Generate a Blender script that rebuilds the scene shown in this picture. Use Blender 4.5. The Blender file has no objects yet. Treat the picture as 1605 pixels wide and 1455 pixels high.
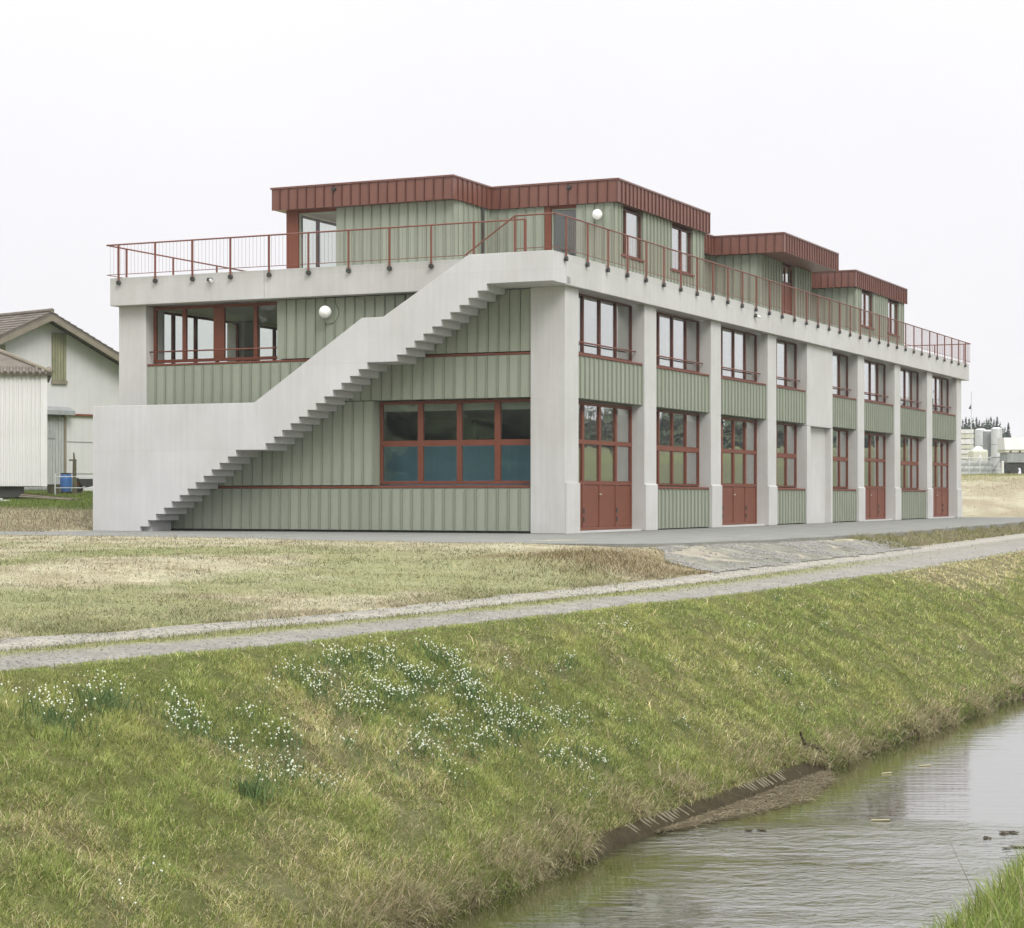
import bpy, math, random
import numpy as np
from mathutils import Vector, Matrix

random.seed(7)
rng = np.random.default_rng(11)
scene = bpy.context.scene
COL = scene.collection
R = math.radians

# ------------------------------------------------------------------ camera, light, exposure
cam_d = bpy.data.cameras.new('camera')
cam = bpy.data.objects.new('camera', cam_d)
COL.objects.link(cam)
cam.location = (0, 0, 0.967)
cam.rotation_euler = (R(90), 0, 0)
cam_d.sensor_width = 36.0
cam_d.lens = 3194.0 / 1605.0 * 36.0
cam_d.shift_y = 51.5 / 1605.0
cam_d.clip_start = 0.1
cam_d.clip_end = 6000
scene.camera = cam

SUN_EL, SUN_AZ = 44.0, 152.0          # azimuth clockwise from +Y (behind the camera)
w = bpy.data.worlds.new('World')
scene.world = w
w.use_nodes = True
nt = w.node_tree
nt.nodes.clear()
sky = nt.nodes.new('ShaderNodeTexSky')
sky.sky_type = 'NISHITA'
sky.sun_disc = False
sky.sun_elevation = R(SUN_EL)
sky.sun_rotation = R(SUN_AZ)
sky.air_density = 1.0
sky.dust_density = 4.0
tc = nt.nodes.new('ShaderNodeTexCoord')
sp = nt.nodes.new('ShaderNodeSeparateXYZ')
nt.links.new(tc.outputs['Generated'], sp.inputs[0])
mr = nt.nodes.new('ShaderNodeMapRange')       # overcast sky: far brighter towards the unseen zenith, raised to light the site
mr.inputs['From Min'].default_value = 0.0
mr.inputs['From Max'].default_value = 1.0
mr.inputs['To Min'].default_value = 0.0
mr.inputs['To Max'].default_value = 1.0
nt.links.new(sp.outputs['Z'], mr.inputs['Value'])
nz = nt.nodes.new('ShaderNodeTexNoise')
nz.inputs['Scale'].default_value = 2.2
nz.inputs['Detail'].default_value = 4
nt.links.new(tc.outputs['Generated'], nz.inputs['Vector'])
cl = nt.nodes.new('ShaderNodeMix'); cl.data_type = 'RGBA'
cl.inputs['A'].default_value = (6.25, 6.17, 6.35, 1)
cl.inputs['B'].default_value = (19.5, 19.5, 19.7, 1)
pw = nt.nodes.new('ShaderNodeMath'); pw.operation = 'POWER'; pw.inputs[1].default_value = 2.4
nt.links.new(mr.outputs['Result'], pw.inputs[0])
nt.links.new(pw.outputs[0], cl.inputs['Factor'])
cv = nt.nodes.new('ShaderNodeMapRange')
cv.inputs['From Min'].default_value = 0.3
cv.inputs['From Max'].default_value = 0.7
cv.inputs['To Min'].default_value = 0.97
cv.inputs['To Max'].default_value = 1.03
nt.links.new(nz.outputs['Fac'], cv.inputs['Value'])
cm = nt.nodes.new('ShaderNodeVectorMath'); cm.operation = 'SCALE'
nt.links.new(cl.outputs['Result'], cm.inputs[0])
nt.links.new(cv.outputs['Result'], cm.inputs['Scale'])
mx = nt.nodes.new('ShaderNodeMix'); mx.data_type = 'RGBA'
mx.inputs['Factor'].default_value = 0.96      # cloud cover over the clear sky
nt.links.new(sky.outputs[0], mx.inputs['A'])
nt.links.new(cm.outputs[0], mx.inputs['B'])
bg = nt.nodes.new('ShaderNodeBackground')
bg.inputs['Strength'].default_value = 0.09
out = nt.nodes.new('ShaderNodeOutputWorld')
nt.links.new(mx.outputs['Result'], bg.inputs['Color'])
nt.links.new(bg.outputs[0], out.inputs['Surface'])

sun_d = bpy.data.lights.new('sun', 'SUN')
sun_d.energy = 1.3
sun_d.angle = R(28)
sun_d.color = (1.0, 0.97, 0.92)
sun = bpy.data.objects.new('sun', sun_d)
COL.objects.link(sun)
sdir = Vector((math.sin(R(SUN_AZ)) * math.cos(R(SUN_EL)), math.cos(R(SUN_AZ)) * math.cos(R(SUN_EL)), math.sin(R(SUN_EL))))
sun.rotation_euler = (-sdir).to_track_quat('-Z', 'Y').to_euler()
sun.location = sdir * 100

vs = scene.view_settings
vs.view_transform = 'Standard'
vs.look = 'None'
vs.exposure = 0.80
vs.gamma = 1.0
vs.use_curve_mapping = False
scene.cycles.use_denoising = True
scene.cycles.max_bounces = 8
scene.cycles.transparent_max_bounces = 16
scene.cycles.caustics_reflective = False
scene.cycles.caustics_refractive = False

# ------------------------------------------------------------------ helpers
def link(o):
    COL.objects.link(o)
    return o

def tag(o, label=None, cat=None, group=None, kind=None):
    if label: o['label'] = label
    if cat: o['category'] = cat
    if group: o['group'] = group
    if kind: o['kind'] = kind
    return o

def empty(name, loc=(0, 0, 0), rz=0.0, parent=None):
    o = bpy.data.objects.new(name, None)
    o.empty_display_size = 0.3
    o.location = loc
    o.rotation_euler = (0, 0, rz)
    o.parent = parent
    return link(o)

class MB:
    def __init__(s):
        s.v = []; s.f = []
    def box(s, x0, y0, z0, x1, y1, z1):
        n = len(s.v)
        s.v += [(x0, y0, z0), (x1, y0, z0), (x1, y1, z0), (x0, y1, z0), (x0, y0, z1), (x1, y0, z1), (x1, y1, z1), (x0, y1, z1)]
        s.f += [tuple(n + i for i in q) for q in ((0, 3, 2, 1), (4, 5, 6, 7), (0, 1, 5, 4), (1, 2, 6, 5), (2, 3, 7, 6), (3, 0, 4, 7))]
        return s
    def prism(s, poly, a, b, axis='z'):
        """poly: 2D points; extruded from a to b. axis z: (x,y); axis x: (y,z); axis y: (x,z)"""
        n = len(s.v); k = len(poly)
        def p3(p, h):
            if axis == 'z': return (p[0], p[1], h)
            if axis == 'x': return (h, p[0], p[1])
            return (p[0], h, p[1])
        s.v += [p3(p, a) for p in poly] + [p3(p, b) for p in poly]
        s.f.append(tuple(n + i for i in reversed(range(k))))
        s.f.append(tuple(n + k + i for i in range(k)))
        for i in range(k):
            j = (i + 1) % k
            s.f.append((n + i, n + j, n + k + j, n + k + i))
        return s
    def tube(s, p0, p1, r0, n=6, r1=None, caps=True):
        r1 = r0 if r1 is None else r1
        p0 = Vector(p0); p1 = Vector(p1)
        d = (p1 - p0)
        q = d.to_track_quat('Z', 'Y')
        b = len(s.v)
        for p, r in ((p0, r0), (p1, r1)):
            for i in range(n):
                a = 2 * math.pi * i / n
                s.v.append(tuple(p + q @ Vector((r * math.cos(a), r * math.sin(a), 0))))
        for i in range(n):
            j = (i + 1) % n
            s.f.append((b + i, b + j, b + n + j, b + n + i))
        if caps:
            s.f.append(tuple(b + i for i in reversed(range(n))))
            s.f.append(tuple(b + n + i for i in range(n)))
        return s
    def sphere(s, c, rx, ry=None, rz=None, nu=12, nv=8):
        ry = ry or rx; rz = rz or rx
        b = len(s.v)
        s.v.append((c[0], c[1], c[2] - rz))
        for j in range(1, nv):
            t = -math.pi / 2 + math.pi * j / nv
            for i in range(nu):
                a = 2 * math.pi * i / nu
                s.v.append((c[0] + rx * math.cos(t) * math.cos(a), c[1] + ry * math.cos(t) * math.sin(a), c[2] + rz * math.sin(t)))
        s.v.append((c[0], c[1], c[2] + rz))
        top = len(s.v) - 1
        for i in range(nu):
            j = (i + 1) % nu
            s.f.append((b, b + 1 + j, b + 1 + i))
            for k in range(nv - 2):
                o = b + 1 + k * nu
                s.f.append((o + i, o + j, o + nu + j, o + nu + i))
            o = b + 1 + (nv - 2) * nu
            s.f.append((o + i, o + j, top))
        return s
    def mesh(s, name, mat=None, smooth=False):
        me = bpy.data.meshes.new(name)
        me.from_pydata(s.v, [], s.f)
        if mat: me.materials.append(mat)
        if smooth: me.polygons.foreach_set('use_smooth', [True] * len(me.polygons))
        me.update()
        return me
    def build(s, name, mat, parent=None, loc=(0, 0, 0), rz=0.0, smooth=False, bevel=0.0):
        me = s.mesh(name, mat, smooth)
        # consistent outward normals
        import bmesh
        bm = bmesh.new(); bm.from_mesh(me)
        bmesh.ops.recalc_face_normals(bm, faces=bm.faces)
        bm.to_mesh(me); bm.free()
        o = bpy.data.objects.new(name, me)
        o.location = loc; o.rotation_euler = (0, 0, rz)
        o.parent = parent
        link(o)
        if bevel:
            m = o.modifiers.new('bevel', 'BEVEL')
            m.width = bevel; m.segments = 2; m.limit_method = 'ANGLE'; m.angle_limit = R(40)
        return o

def inst(name, me, parent, loc=(0, 0, 0), rz=0.0, scale=None):
    o = bpy.data.objects.new(name, me)
    o.location = loc; o.rotation_euler = (0, 0, rz)
    if scale: o.scale = scale
    o.parent = parent
    return link(o)

# ------------------------------------------------------------------ materials
def newmat(name):
    m = bpy.data.materials.new(name)
    m.use_nodes = True
    t = m.node_tree
    b = t.nodes['Principled BSDF']
    return m, t, b

def N(t, kind, **kw):
    n = t.nodes.new(kind)
    for k, v in kw.items():
        if k in n.inputs: n.inputs[k].default_value = v
        else: setattr(n, k, v)
    return n

def noise(t, scale, detail=4, rough=0.6, vec=None):
    n = N(t, 'ShaderNodeTexNoise')
    n.inputs['Scale'].default_value = scale
    n.inputs['Detail'].default_value = detail
    n.inputs['Roughness'].default_value = rough
    if vec is not None: t.links.new(vec, n.inputs['Vector'])
    return n

def ramp(t, fac, stops):
    n = N(t, 'ShaderNodeValToRGB')
    e = n.color_ramp.elements
    e[0].position = stops[0][0]; e[0].color = (*stops[0][1], 1)
    e[1].position = stops[-1][0]; e[1].color = (*stops[-1][1], 1)
    for p, c in stops[1:-1]:
        x = e.new(p); x.color = (*c, 1)
    t.links.new(fac, n.inputs['Fac'])
    return n

def mixc(t, fac, a, b, blend='MIX'):
    n = N(t, 'ShaderNodeMix'); n.data_type = 'RGBA'; n.blend_type = blend
    for sock, v in (('Factor', fac), ('A', a), ('B', b)):
        if hasattr(v, 'is_output'): t.links.new(v, n.inputs[sock])
        elif sock == 'Factor': n.inputs[sock].default_value = v
        else: n.inputs[sock].default_value = (*v, 1)
    return n.outputs['Result']

def bump(t, b, height, strength=0.3, dist=0.02):
    n = N(t, 'ShaderNodeBump')
    n.inputs['Strength'].default_value = strength
    n.inputs['Distance'].default_value = dist
    t.links.new(height, n.inputs['Height'])
    t.links.new(n.outputs[0], b.inputs['Normal'])

def objcoord(t, scale=(1, 1, 1)):
    tcn = N(t, 'ShaderNodeTexCoord')
    mp = N(t, 'ShaderNodeMapping')
    mp.inputs['Scale'].default_value = scale
    t.links.new(tcn.outputs['Object'], mp.inputs[0])
    return mp.outputs[0]

def mottled(name, c0, c1, scale=1.2, rough=0.75, streak=0.0, bmp=0.15, grain=60, per_obj=0.0, metallic=0.0, spec=0.4, joints=None):
    m, t, b = newmat(name)
    v = objcoord(t)
    n1 = noise(t, scale, 6, 0.62, v)
    col = ramp(t, n1.outputs['Fac'], [(0.3, c0), (0.7, c1)]).outputs['Color']
    if streak:
        v2 = objcoord(t, (5.0, 5.0, 0.25))
        n2 = noise(t, 1.6, 5, 0.65, v2)
        r2 = ramp(t, n2.outputs['Fac'], [(0.42, (1 - streak,) * 3), (0.62, (1, 1, 1))])
        col = mixc(t, 1.0, col, r2.outputs['Color'], 'MULTIPLY')
    if joints:
        # formwork panels: thin joints and a slight tone difference from panel to panel
        sx = N(t, 'ShaderNodeSeparateXYZ'); t.links.new(v, sx.inputs[0])
        ax = N(t, 'ShaderNodeMath'); ax.operation = 'ADD'
        t.links.new(sx.outputs['X'], ax.inputs[0]); t.links.new(sx.outputs['Y'], ax.inputs[1])
        cb = N(t, 'ShaderNodeCombineXYZ'); t.links.new(ax.outputs[0], cb.inputs['X']); t.links.new(sx.outputs['Z'], cb.inputs['Y'])
        bk = N(t, 'ShaderNodeTexBrick'); bk.offset = 0.0
        for kk, vv in (('Color1', (1, 1, 1, 1)), ('Color2', (0.955, 0.955, 0.955, 1)), ('Mortar', (0.87, 0.87, 0.86, 1)), ('Scale', 1.0), ('Mortar Size', 0.006), ('Mortar Smooth', 0.3), ('Brick Width', joints[0]), ('Row Height', joints[1])):
            bk.inputs[kk].default_value = vv
        t.links.new(cb.outputs[0], bk.inputs['Vector'])
        col = mixc(t, 1.0, col, bk.outputs['Color'], 'MULTIPLY')
        n5 = noise(t, 0.55, 6, 0.7, v)
        r5 = ramp(t, n5.outputs['Fac'], [(0.38, (0.93, 0.925, 0.905)), (0.6, (1, 1, 1))])
        col = mixc(t, 1.0, col, r5.outputs['Color'], 'MULTIPLY')
    if per_obj:
        oi = N(t, 'ShaderNodeObjectInfo')
        r3 = ramp(t, oi.outputs['Random'], [(0.0, (1 - per_obj,) * 3), (1.0, (1 + per_obj,) * 3)])
        col = mixc(t, 1.0, col, r3.outputs['Color'], 'MULTIPLY')
    t.links.new(col, b.inputs['Base Color'])
    b.inputs['Roughness'].default_value = rough
    b.inputs['Metallic'].default_value = metallic
    b.inputs['Specular IOR Level'].default_value = spec
    n3 = noise(t, grain, 3, 0.6, v)
    if bmp: bump(t, b, n3.outputs['Fac'], bmp, 0.004)
    return m

M = {}
M['concrete'] = mottled('concrete', (0.49, 0.49, 0.475), (0.55, 0.55, 0.54), 0.5, 0.8, 0.06, 0.25, 40, joints=(50.0, 3.55))
M['stair_concrete'] = mottled('stair_concrete', (0.54, 0.54, 0.545), (0.60, 0.60, 0.605), 0.4, 0.8, 0.05, 0.25, 40, joints=(2.7, 2.27))
M['board'] = mottled('painted_board', (0.262, 0.290, 0.228), (0.295, 0.322, 0.258), 1.5, 0.6, 0.09, 0.12, 30, per_obj=0.06)
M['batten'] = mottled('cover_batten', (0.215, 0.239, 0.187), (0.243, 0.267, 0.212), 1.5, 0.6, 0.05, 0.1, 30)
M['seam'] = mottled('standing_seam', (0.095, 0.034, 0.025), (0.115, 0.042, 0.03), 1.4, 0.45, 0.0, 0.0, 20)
M['frame'] = mottled('dark_red_frame', (0.105, 0.042, 0.030), (0.125, 0.05, 0.036), 2.0, 0.5, 0.0, 0.03, 50, spec=0.3)
M['backing'] = mottled('painted_backing', (0.245, 0.272, 0.212), (0.275, 0.302, 0.238), 1.5, 0.65, 0.05, 0.1, 30)
M['red'] = mottled('red_paint', (0.150, 0.050, 0.029), (0.172, 0.058, 0.034), 2.0, 0.5, 0.03, 0.05, 50, spec=0.25)
M['redmetal'] = mottled('red_sheet_metal', (0.148, 0.060, 0.041), (0.178, 0.072, 0.050), 1.4, 0.36, 0.04, 0.03, 20, per_obj=0.06, spec=0.6)
M['redrail'] = mottled('red_railing_paint', (0.16, 0.056, 0.037), (0.185, 0.066, 0.043), 3.0, 0.45, 0.0, 0.0, 20)
M['dark'] = mottled('dark_metal', (0.03, 0.03, 0.028), (0.05, 0.05, 0.045), 3.0, 0.5, 0, 0, 20)
M['plinth'] = mottled('dark_plinth', (0.035, 0.038, 0.035), (0.05, 0.05, 0.048), 3.0, 0.8, 0, 0, 20)
M['interior'] = mottled('interior_plaster', (0.50, 0.50, 0.45), (0.56, 0.56, 0.51), 0.5, 0.85, 0, 0.05, 20)
M['interior_dark'] = mottled('interior_timber', (0.34, 0.36, 0.27), (0.40, 0.42, 0.32), 0.5, 0.8, 0, 0.05, 20)
M['blue'] = mottled('blue_sheet', (0.24, 0.46, 0.66), (0.28, 0.50, 0.70), 1.0, 0.6, 0.1, 0.05, 20)
M['steel'] = mottled('galvanised_steel', (0.52, 0.54, 0.55), (0.62, 0.64, 0.65), 2.0, 0.5, 0.1, 0.05, 20, metallic=0.2)
M['brass'] = mottled('pale_metal', (0.55, 0.52, 0.45), (0.65, 0.62, 0.55), 2.0, 0.35, 0, 0, 20, metallic=0.7)
M['white_sheet'] = mottled('white_corrugated_sheet', (0.64, 0.635, 0.63), (0.71, 0.705, 0.70), 0.8, 0.6, 0.10, 0.05, 20)
M['render'] = mottled('white_render', (0.50, 0.50, 0.50), (0.57, 0.57, 0.57), 0.6, 0.85, 0.05, 0.2, 25)
M['tile'] = mottled('weathered_roof_tile', (0.105, 0.09, 0.075), (0.18, 0.158, 0.13), 2.5, 0.85, 0, 0.4, 8, per_obj=0.15)
M['timber'] = mottled('weathered_timber', (0.17, 0.15, 0.11), (0.24, 0.21, 0.16), 2.0, 0.8, 0.1, 0.2, 15)
M['post'] = mottled('mossy_timber', (0.07, 0.065, 0.04), (0.12, 0.11, 0.07), 4.0, 0.9, 0, 0.3, 15)
M['shutter'] = mottled('olive_shutter', (0.20, 0.20, 0.12), (0.26, 0.26, 0.16), 2.0, 0.75, 0.12, 0.1, 15)
M['door_grey'] = mottled('grey_door_boards', (0.32, 0.33, 0.33), (0.40, 0.41, 0.41), 1.0, 0.7, 0.2, 0.1, 15)
M['white_paint'] = mottled('white_paint', (0.62, 0.62, 0.60), (0.72, 0.72, 0.70), 1.5, 0.6, 0.1, 0.05, 15)
M['cream'] = mottled('cream_sheet', (0.52, 0.52, 0.42), (0.62, 0.62, 0.52), 1.0, 0.7, 0.1, 0.1, 10)
M['barrel'] = mottled('blue_plastic', (0.05, 0.14, 0.38), (0.07, 0.18, 0.44), 3.0, 0.4, 0.1, 0, 10)
M['orange'] = mottled('faded_orange', (0.42, 0.17, 0.09), (0.5, 0.22, 0.12), 3.0, 0.6, 0, 0, 10)
M['grey'] = mottled('grey_sheet', (0.26, 0.28, 0.28), (0.34, 0.36, 0.36), 1.0, 0.5, 0.15, 0.05, 10)
M['mat'] = mottled('coir_mat', (0.030, 0.026, 0.016), (0.075, 0.062, 0.04), 9.0, 0.95, 0, 0.8, 30)
M['wire'] = mottled('coir_rope', (0.20, 0.18, 0.125), (0.34, 0.31, 0.23), 9.0, 0.7, 0, 0, 30)
M['root'] = mottled('exposed_root', (0.035, 0.025, 0.015), (0.08, 0.06, 0.035), 9.0, 0.95, 0, 0.5, 30)
M['pale_straw'] = mottled('pale_straw', (0.42, 0.37, 0.24), (0.52, 0.47, 0.32), 9.0, 0.9, 0, 0, 30)
M['bark'] = mottled('bark', (0.07, 0.06, 0.05), (0.12, 0.105, 0.09), 6.0, 0.95, 0, 0.5, 20)
M['conifer'] = mottled('conifer_foliage', (0.018, 0.032, 0.022), (0.04, 0.058, 0.035), 0.4, 0.9, 0, 0, 20, per_obj=0.25)

M['woodland'] = mottled('woodland_foliage', (0.035, 0.055, 0.028), (0.075, 0.10, 0.045), 0.15, 0.9, 0, 0, 20)

m, t, b = newmat('opal_glass')
b.inputs['Base Color'].default_value = (0.86, 0.86, 0.84, 1); b.inputs['Roughness'].default_value = 0.25
M['opal'] = m

def glass(name, tint, f0, expo, rough=0.0):
    m, t, b = newmat(name)
    t.nodes.remove(b)
    o = t.nodes['Material Output']
    tr = N(t, 'ShaderNodeBsdfTransparent'); tr.inputs['Color'].default_value = (*tint, 1)
    gl = N(t, 'ShaderNodeBsdfGlossy'); gl.inputs['Roughness'].default_value = rough
    gl.inputs['Color'].default_value = (0.97, 0.98, 0.98, 1)
    v = objcoord(t)
    nn = noise(t, 1.0, 2, 0.5, v)
    bp = N(t, 'ShaderNodeBump'); bp.inputs['Strength'].default_value = 0.16; bp.inputs['Distance'].default_value = 0.02
    t.links.new(nn.outputs['Fac'], bp.inputs['Height'])
    t.links.new(bp.outputs[0], gl.inputs['Normal'])
    lw = N(t, 'ShaderNodeLayerWeight'); lw.inputs['Blend'].default_value = 0.5
    pwr = N(t, 'ShaderNodeMath'); pwr.operation = 'POWER'; pwr.inputs[1].default_value = expo
    t.links.new(lw.outputs['Facing'], pwr.inputs[0])
    fr = N(t, 'ShaderNodeMath'); fr.operation = 'MULTIPLY_ADD'; fr.inputs[1].default_value = 1 - f0; fr.inputs[2].default_value = f0
    t.links.new(pwr.outputs[0], fr.inputs[0])
    mxs = N(t, 'ShaderNodeMixShader')
    t.links.new(fr.outputs[0], mxs.inputs[0])
    t.links.new(tr.outputs[0], mxs.inputs[1]); t.links.new(gl.outputs[0], mxs.inputs[2])
    t.links.new(mxs.outputs[0], o.inputs['Surface'])
    return m
M['glass'] = glass('window_glass', (0.84, 0.88, 0.84), 0.06, 1.5)
M['clear_glass'] = glass('clear_window_glass', (0.95, 0.965, 0.95), 0.035, 3.5)

# terrain colour comes from a colour attribute (grass, straw, soil: the colour of the ground itself)
def groundmat(name, fine=18.0, amp=0.35, bstr=0.6, bdist=0.05, rough=0.95):
    m, t, b = newmat(name)
    at = N(t, 'ShaderNodeAttribute'); at.attribute_name = 'Col'
    tcn = N(t, 'ShaderNodeTexCoord')
    n1 = noise(t, fine, 8, 0.7, tcn.outputs['Object'])
    n2 = noise(t, fine * 0.13, 5, 0.6, tcn.outputs['Object'])
    r1 = ramp(t, n1.outputs['Fac'], [(0.3, (1 - amp,) * 3), (0.7, (1 + amp, 1 + amp, 1 + amp * 0.8))])
    r2 = ramp(t, n2.outputs['Fac'], [(0.35, (0.88, 0.88, 0.86)), (0.65, (1.12, 1.12, 1.1))])
    c = mixc(t, 1.0, at.outputs['Color'], r1.outputs['Color'], 'MULTIPLY')
    c = mixc(t, 1.0, c, r2.outputs['Color'], 'MULTIPLY')
    t.links.new(c, b.inputs['Base Color'])
    b.inputs['Roughness'].default_value = rough
    b.inputs['Specular IOR Level'].default_value = 0.15
    bump(t, b, n1.outputs['Fac'], bstr, bdist)
    return m
M['earth'] = groundmat('earth_and_thatch')
M['gravel'] = groundmat('gravel', 22.0, 0.38, 0.8, 0.04)
M['asphalt'] = groundmat('asphalt', 9.0, 0.14, 0.3, 0.006, 0.85)

m, t, b = newmat('grass_blades')
at = N(t, 'ShaderNodeAttribute'); at.attribute_name = 'Col'
t.links.new(at.outputs['Color'], b.inputs['Base Color'])
b.inputs['Roughness'].default_value = 0.75
b.inputs['Specular IOR Level'].default_value = 0.2
tl = N(t, 'ShaderNodeBsdfTranslucent'); t.links.new(at.outputs['Color'], tl.inputs['Color'])
ms = N(t, 'ShaderNodeMixShader'); ms.inputs[0].default_value = 0.3
t.links.new(b.outputs[0], ms.inputs[1]); t.links.new(tl.outputs[0], ms.inputs[2])
t.links.new(ms.outputs[0], t.nodes['Material Output'].inputs['Surface'])
M['blade'] = m

m, t, b = newmat('stream_water')
b.inputs['Base Color'].default_value = (0.050, 0.056, 0.020, 1)
b.inputs['Roughness'].default_value = 0.6
b.inputs['Specular IOR Level'].default_value = 0.0
tcn = N(t, 'ShaderNodeTexCoord')
def wv(scale, rot=0.0):
    mp = N(t, 'ShaderNodeMapping'); mp.inputs['Scale'].default_value = scale; mp.inputs['Rotation'].default_value = (0, 0, rot)
    t.links.new(tcn.outputs['Object'], mp.inputs[0]); return mp.outputs[0]
n1 = noise(t, 1.0, 4, 0.6, wv((5.5, 7.0, 1), 0.25))
n1.inputs['Distortion'].default_value = 0.8
n2 = noise(t, 1.0, 3, 0.6, wv((15.0, 19.0, 1), -0.3))
n3 = noise(t, 1.0, 4, 0.6, wv((0.5, 0.8, 1)))
# riffle: rougher water nearer than the calm reach, in patches
sx = N(t, 'ShaderNodeSeparateXYZ'); t.links.new(tcn.outputs['Object'], sx.inputs[0])
ed = N(t, 'ShaderNodeMath'); ed.operation = 'MULTIPLY_ADD'
t.links.new(n3.outputs['Fac'], ed.inputs[0]); ed.inputs[1].default_value = 1.6; t.links.new(sx.outputs['Y'], ed.inputs[2])
mk = N(t, 'ShaderNodeMapRange'); mk.inputs['From Min'].default_value = 18.9; mk.inputs['From Max'].default_value = 19.5
mk.inputs['To Min'].default_value = 1.0; mk.inputs['To Max'].default_value = 0.07
t.links.new(ed.outputs[0], mk.inputs['Value'])
pt = N(t, 'ShaderNodeMapRange'); pt.inputs['From Min'].default_value = 0.35; pt.inputs['From Max'].default_value = 0.62
pt.inputs['To Min'].default_value = 0.25; pt.inputs['To Max'].default_value = 1.3
t.links.new(n3.outputs['Fac'], pt.inputs['Value'])
ad = N(t, 'ShaderNodeMath'); ad.operation = 'MULTIPLY_ADD'
t.links.new(n2.outputs['Fac'], ad.inputs[0]); ad.inputs[1].default_value = 0.35; t.links.new(n1.outputs['Fac'], ad.inputs[2])
hm = N(t, 'ShaderNodeMath'); hm.operation = 'MULTIPLY'
t.links.new(ad.outputs[0], hm.inputs[0]); t.links.new(mk.outputs['Result'], hm.inputs[1])
hm2 = N(t, 'ShaderNodeMath'); hm2.operation = 'MULTIPLY'
t.links.new(hm.outputs[0], hm2.inputs[0]); t.links.new(pt.outputs['Result'], hm2.inputs[1])
# slack water along the far bank, faster in midstream
dtn = N(t, 'ShaderNodeVectorMath'); dtn.operation = 'DOT_PRODUCT'; dtn.inputs[1].default_value = (0.9076, 0.18, 0)
t.links.new(tcn.outputs['Object'], dtn.inputs[0])
dn2 = N(t, 'ShaderNodeMath'); dn2.operation = 'MULTIPLY_ADD'; dn2.inputs[1].default_value = 1.0
t.links.new(n3.outputs['Fac'], dn2.inputs[0]); t.links.new(dtn.outputs['Value'], dn2.inputs[2])
sl = N(t, 'ShaderNodeMapRange'); sl.inputs['From Min'].default_value = 4.1; sl.inputs['From Max'].default_value = 5.2
sl.inputs['To Min'].default_value = 0.06; sl.inputs['To Max'].default_value = 1.0
t.links.new(dn2.outputs[0], sl.inputs['Value'])
hm3 = N(t, 'ShaderNodeMath'); hm3.operation = 'MULTIPLY'
t.links.new(hm2.outputs[0], hm3.inputs[0]); t.links.new(sl.outputs['Result'], hm3.inputs[1])
# long low swell that draws reflections out lengthways in the calm reach
n4 = noise(t, 1.0, 2, 0.5, wv((0.9, 7.5, 1), 0.15))
hm4 = N(t, 'ShaderNodeMath'); hm4.operation = 'MULTIPLY_ADD'; hm4.inputs[1].default_value = 0.16
t.links.new(n4.outputs['Fac'], hm4.inputs[0]); t.links.new(hm3.outputs[0], hm4.inputs[2])
bp = N(t, 'ShaderNodeBump'); bp.inputs['Strength'].default_value = 1.0; bp.inputs['Distance'].default_value = 0.014
t.links.new(hm4.outputs[0], bp.inputs['Height'])
gl = N(t, 'ShaderNodeBsdfGlossy'); gl.inputs['Roughness'].default_value = 0.025
t.links.new(bp.outputs[0], gl.inputs['Normal'])
lw = N(t, 'ShaderNodeLayerWeight'); lw.inputs['Blend'].default_value = 0.5
t.links.new(bp.outputs[0], lw.inputs['Normal'])
pwr = N(t, 'ShaderNodeMath'); pwr.operation = 'POWER'; pwr.inputs[1].default_value = 1.8
t.links.new(lw.outputs['Facing'], pwr.inputs[0])
fr = N(t, 'ShaderNodeMath'); fr.operation = 'MULTIPLY_ADD'; fr.inputs[1].default_value = 0.96; fr.inputs[2].default_value = 0.03
t.links.new(pwr.outputs[0], fr.inputs[0])
mxs = N(t, 'ShaderNodeMixShader')
t.links.new(fr.outputs[0], mxs.inputs[0]); t.links.new(b.outputs[0], mxs.inputs[1]); t.links.new(gl.outputs[0], mxs.inputs[2])
t.links.new(mxs.outputs[0], t.nodes['Material Output'].inputs['Surface'])
M['water'] = m

# ------------------------------------------------------------------ site frame: s along the brook, n across it
ANG = R(65.17539497)
RV = np.array([math.cos(ANG), math.sin(ANG)])
OX, OY = 1.39079524, 53.2
OS = OX * RV[0] + OY * RV[1]
OL = -OX * RV[1] + OY * RV[0]

def sn2xy(s, n):
    return s * RV[0] + n * RV[1], s * RV[1] - n * RV[0]

def sstep(a, b, x):
    t = np.clip((x - a) / (b - a), 0, 1)
    return t * t * (3 - 2 * t)

_lat = rng.random((256, 256))
def vnoise(x, y):
    xi = np.floor(x).astype(int); yi = np.floor(y).astype(int)
    fx = x - xi; fy = y - yi
    fx = fx * fx * (3 - 2 * fx); fy = fy * fy * (3 - 2 * fy)
    a = _lat[xi % 256, yi % 256]; b = _lat[(xi + 1) % 256, yi % 256]
    c = _lat[xi % 256, (yi + 1) % 256]; d = _lat[(xi + 1) % 256, (yi + 1) % 256]
    return (a * (1 - fx) + b * fx) * (1 - fy) + (c * (1 - fx) + d * fx) * fy
def fbm(x, y, oct=4):
    v = 0; a = 0.5; tot = 0
    for k in range(oct):
        v = v + a * vnoise(x * 2 ** k + 17.3 * k, y * 2 ** k + 5.1 * k); tot += a; a *= 0.55
    return v / tot

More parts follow.
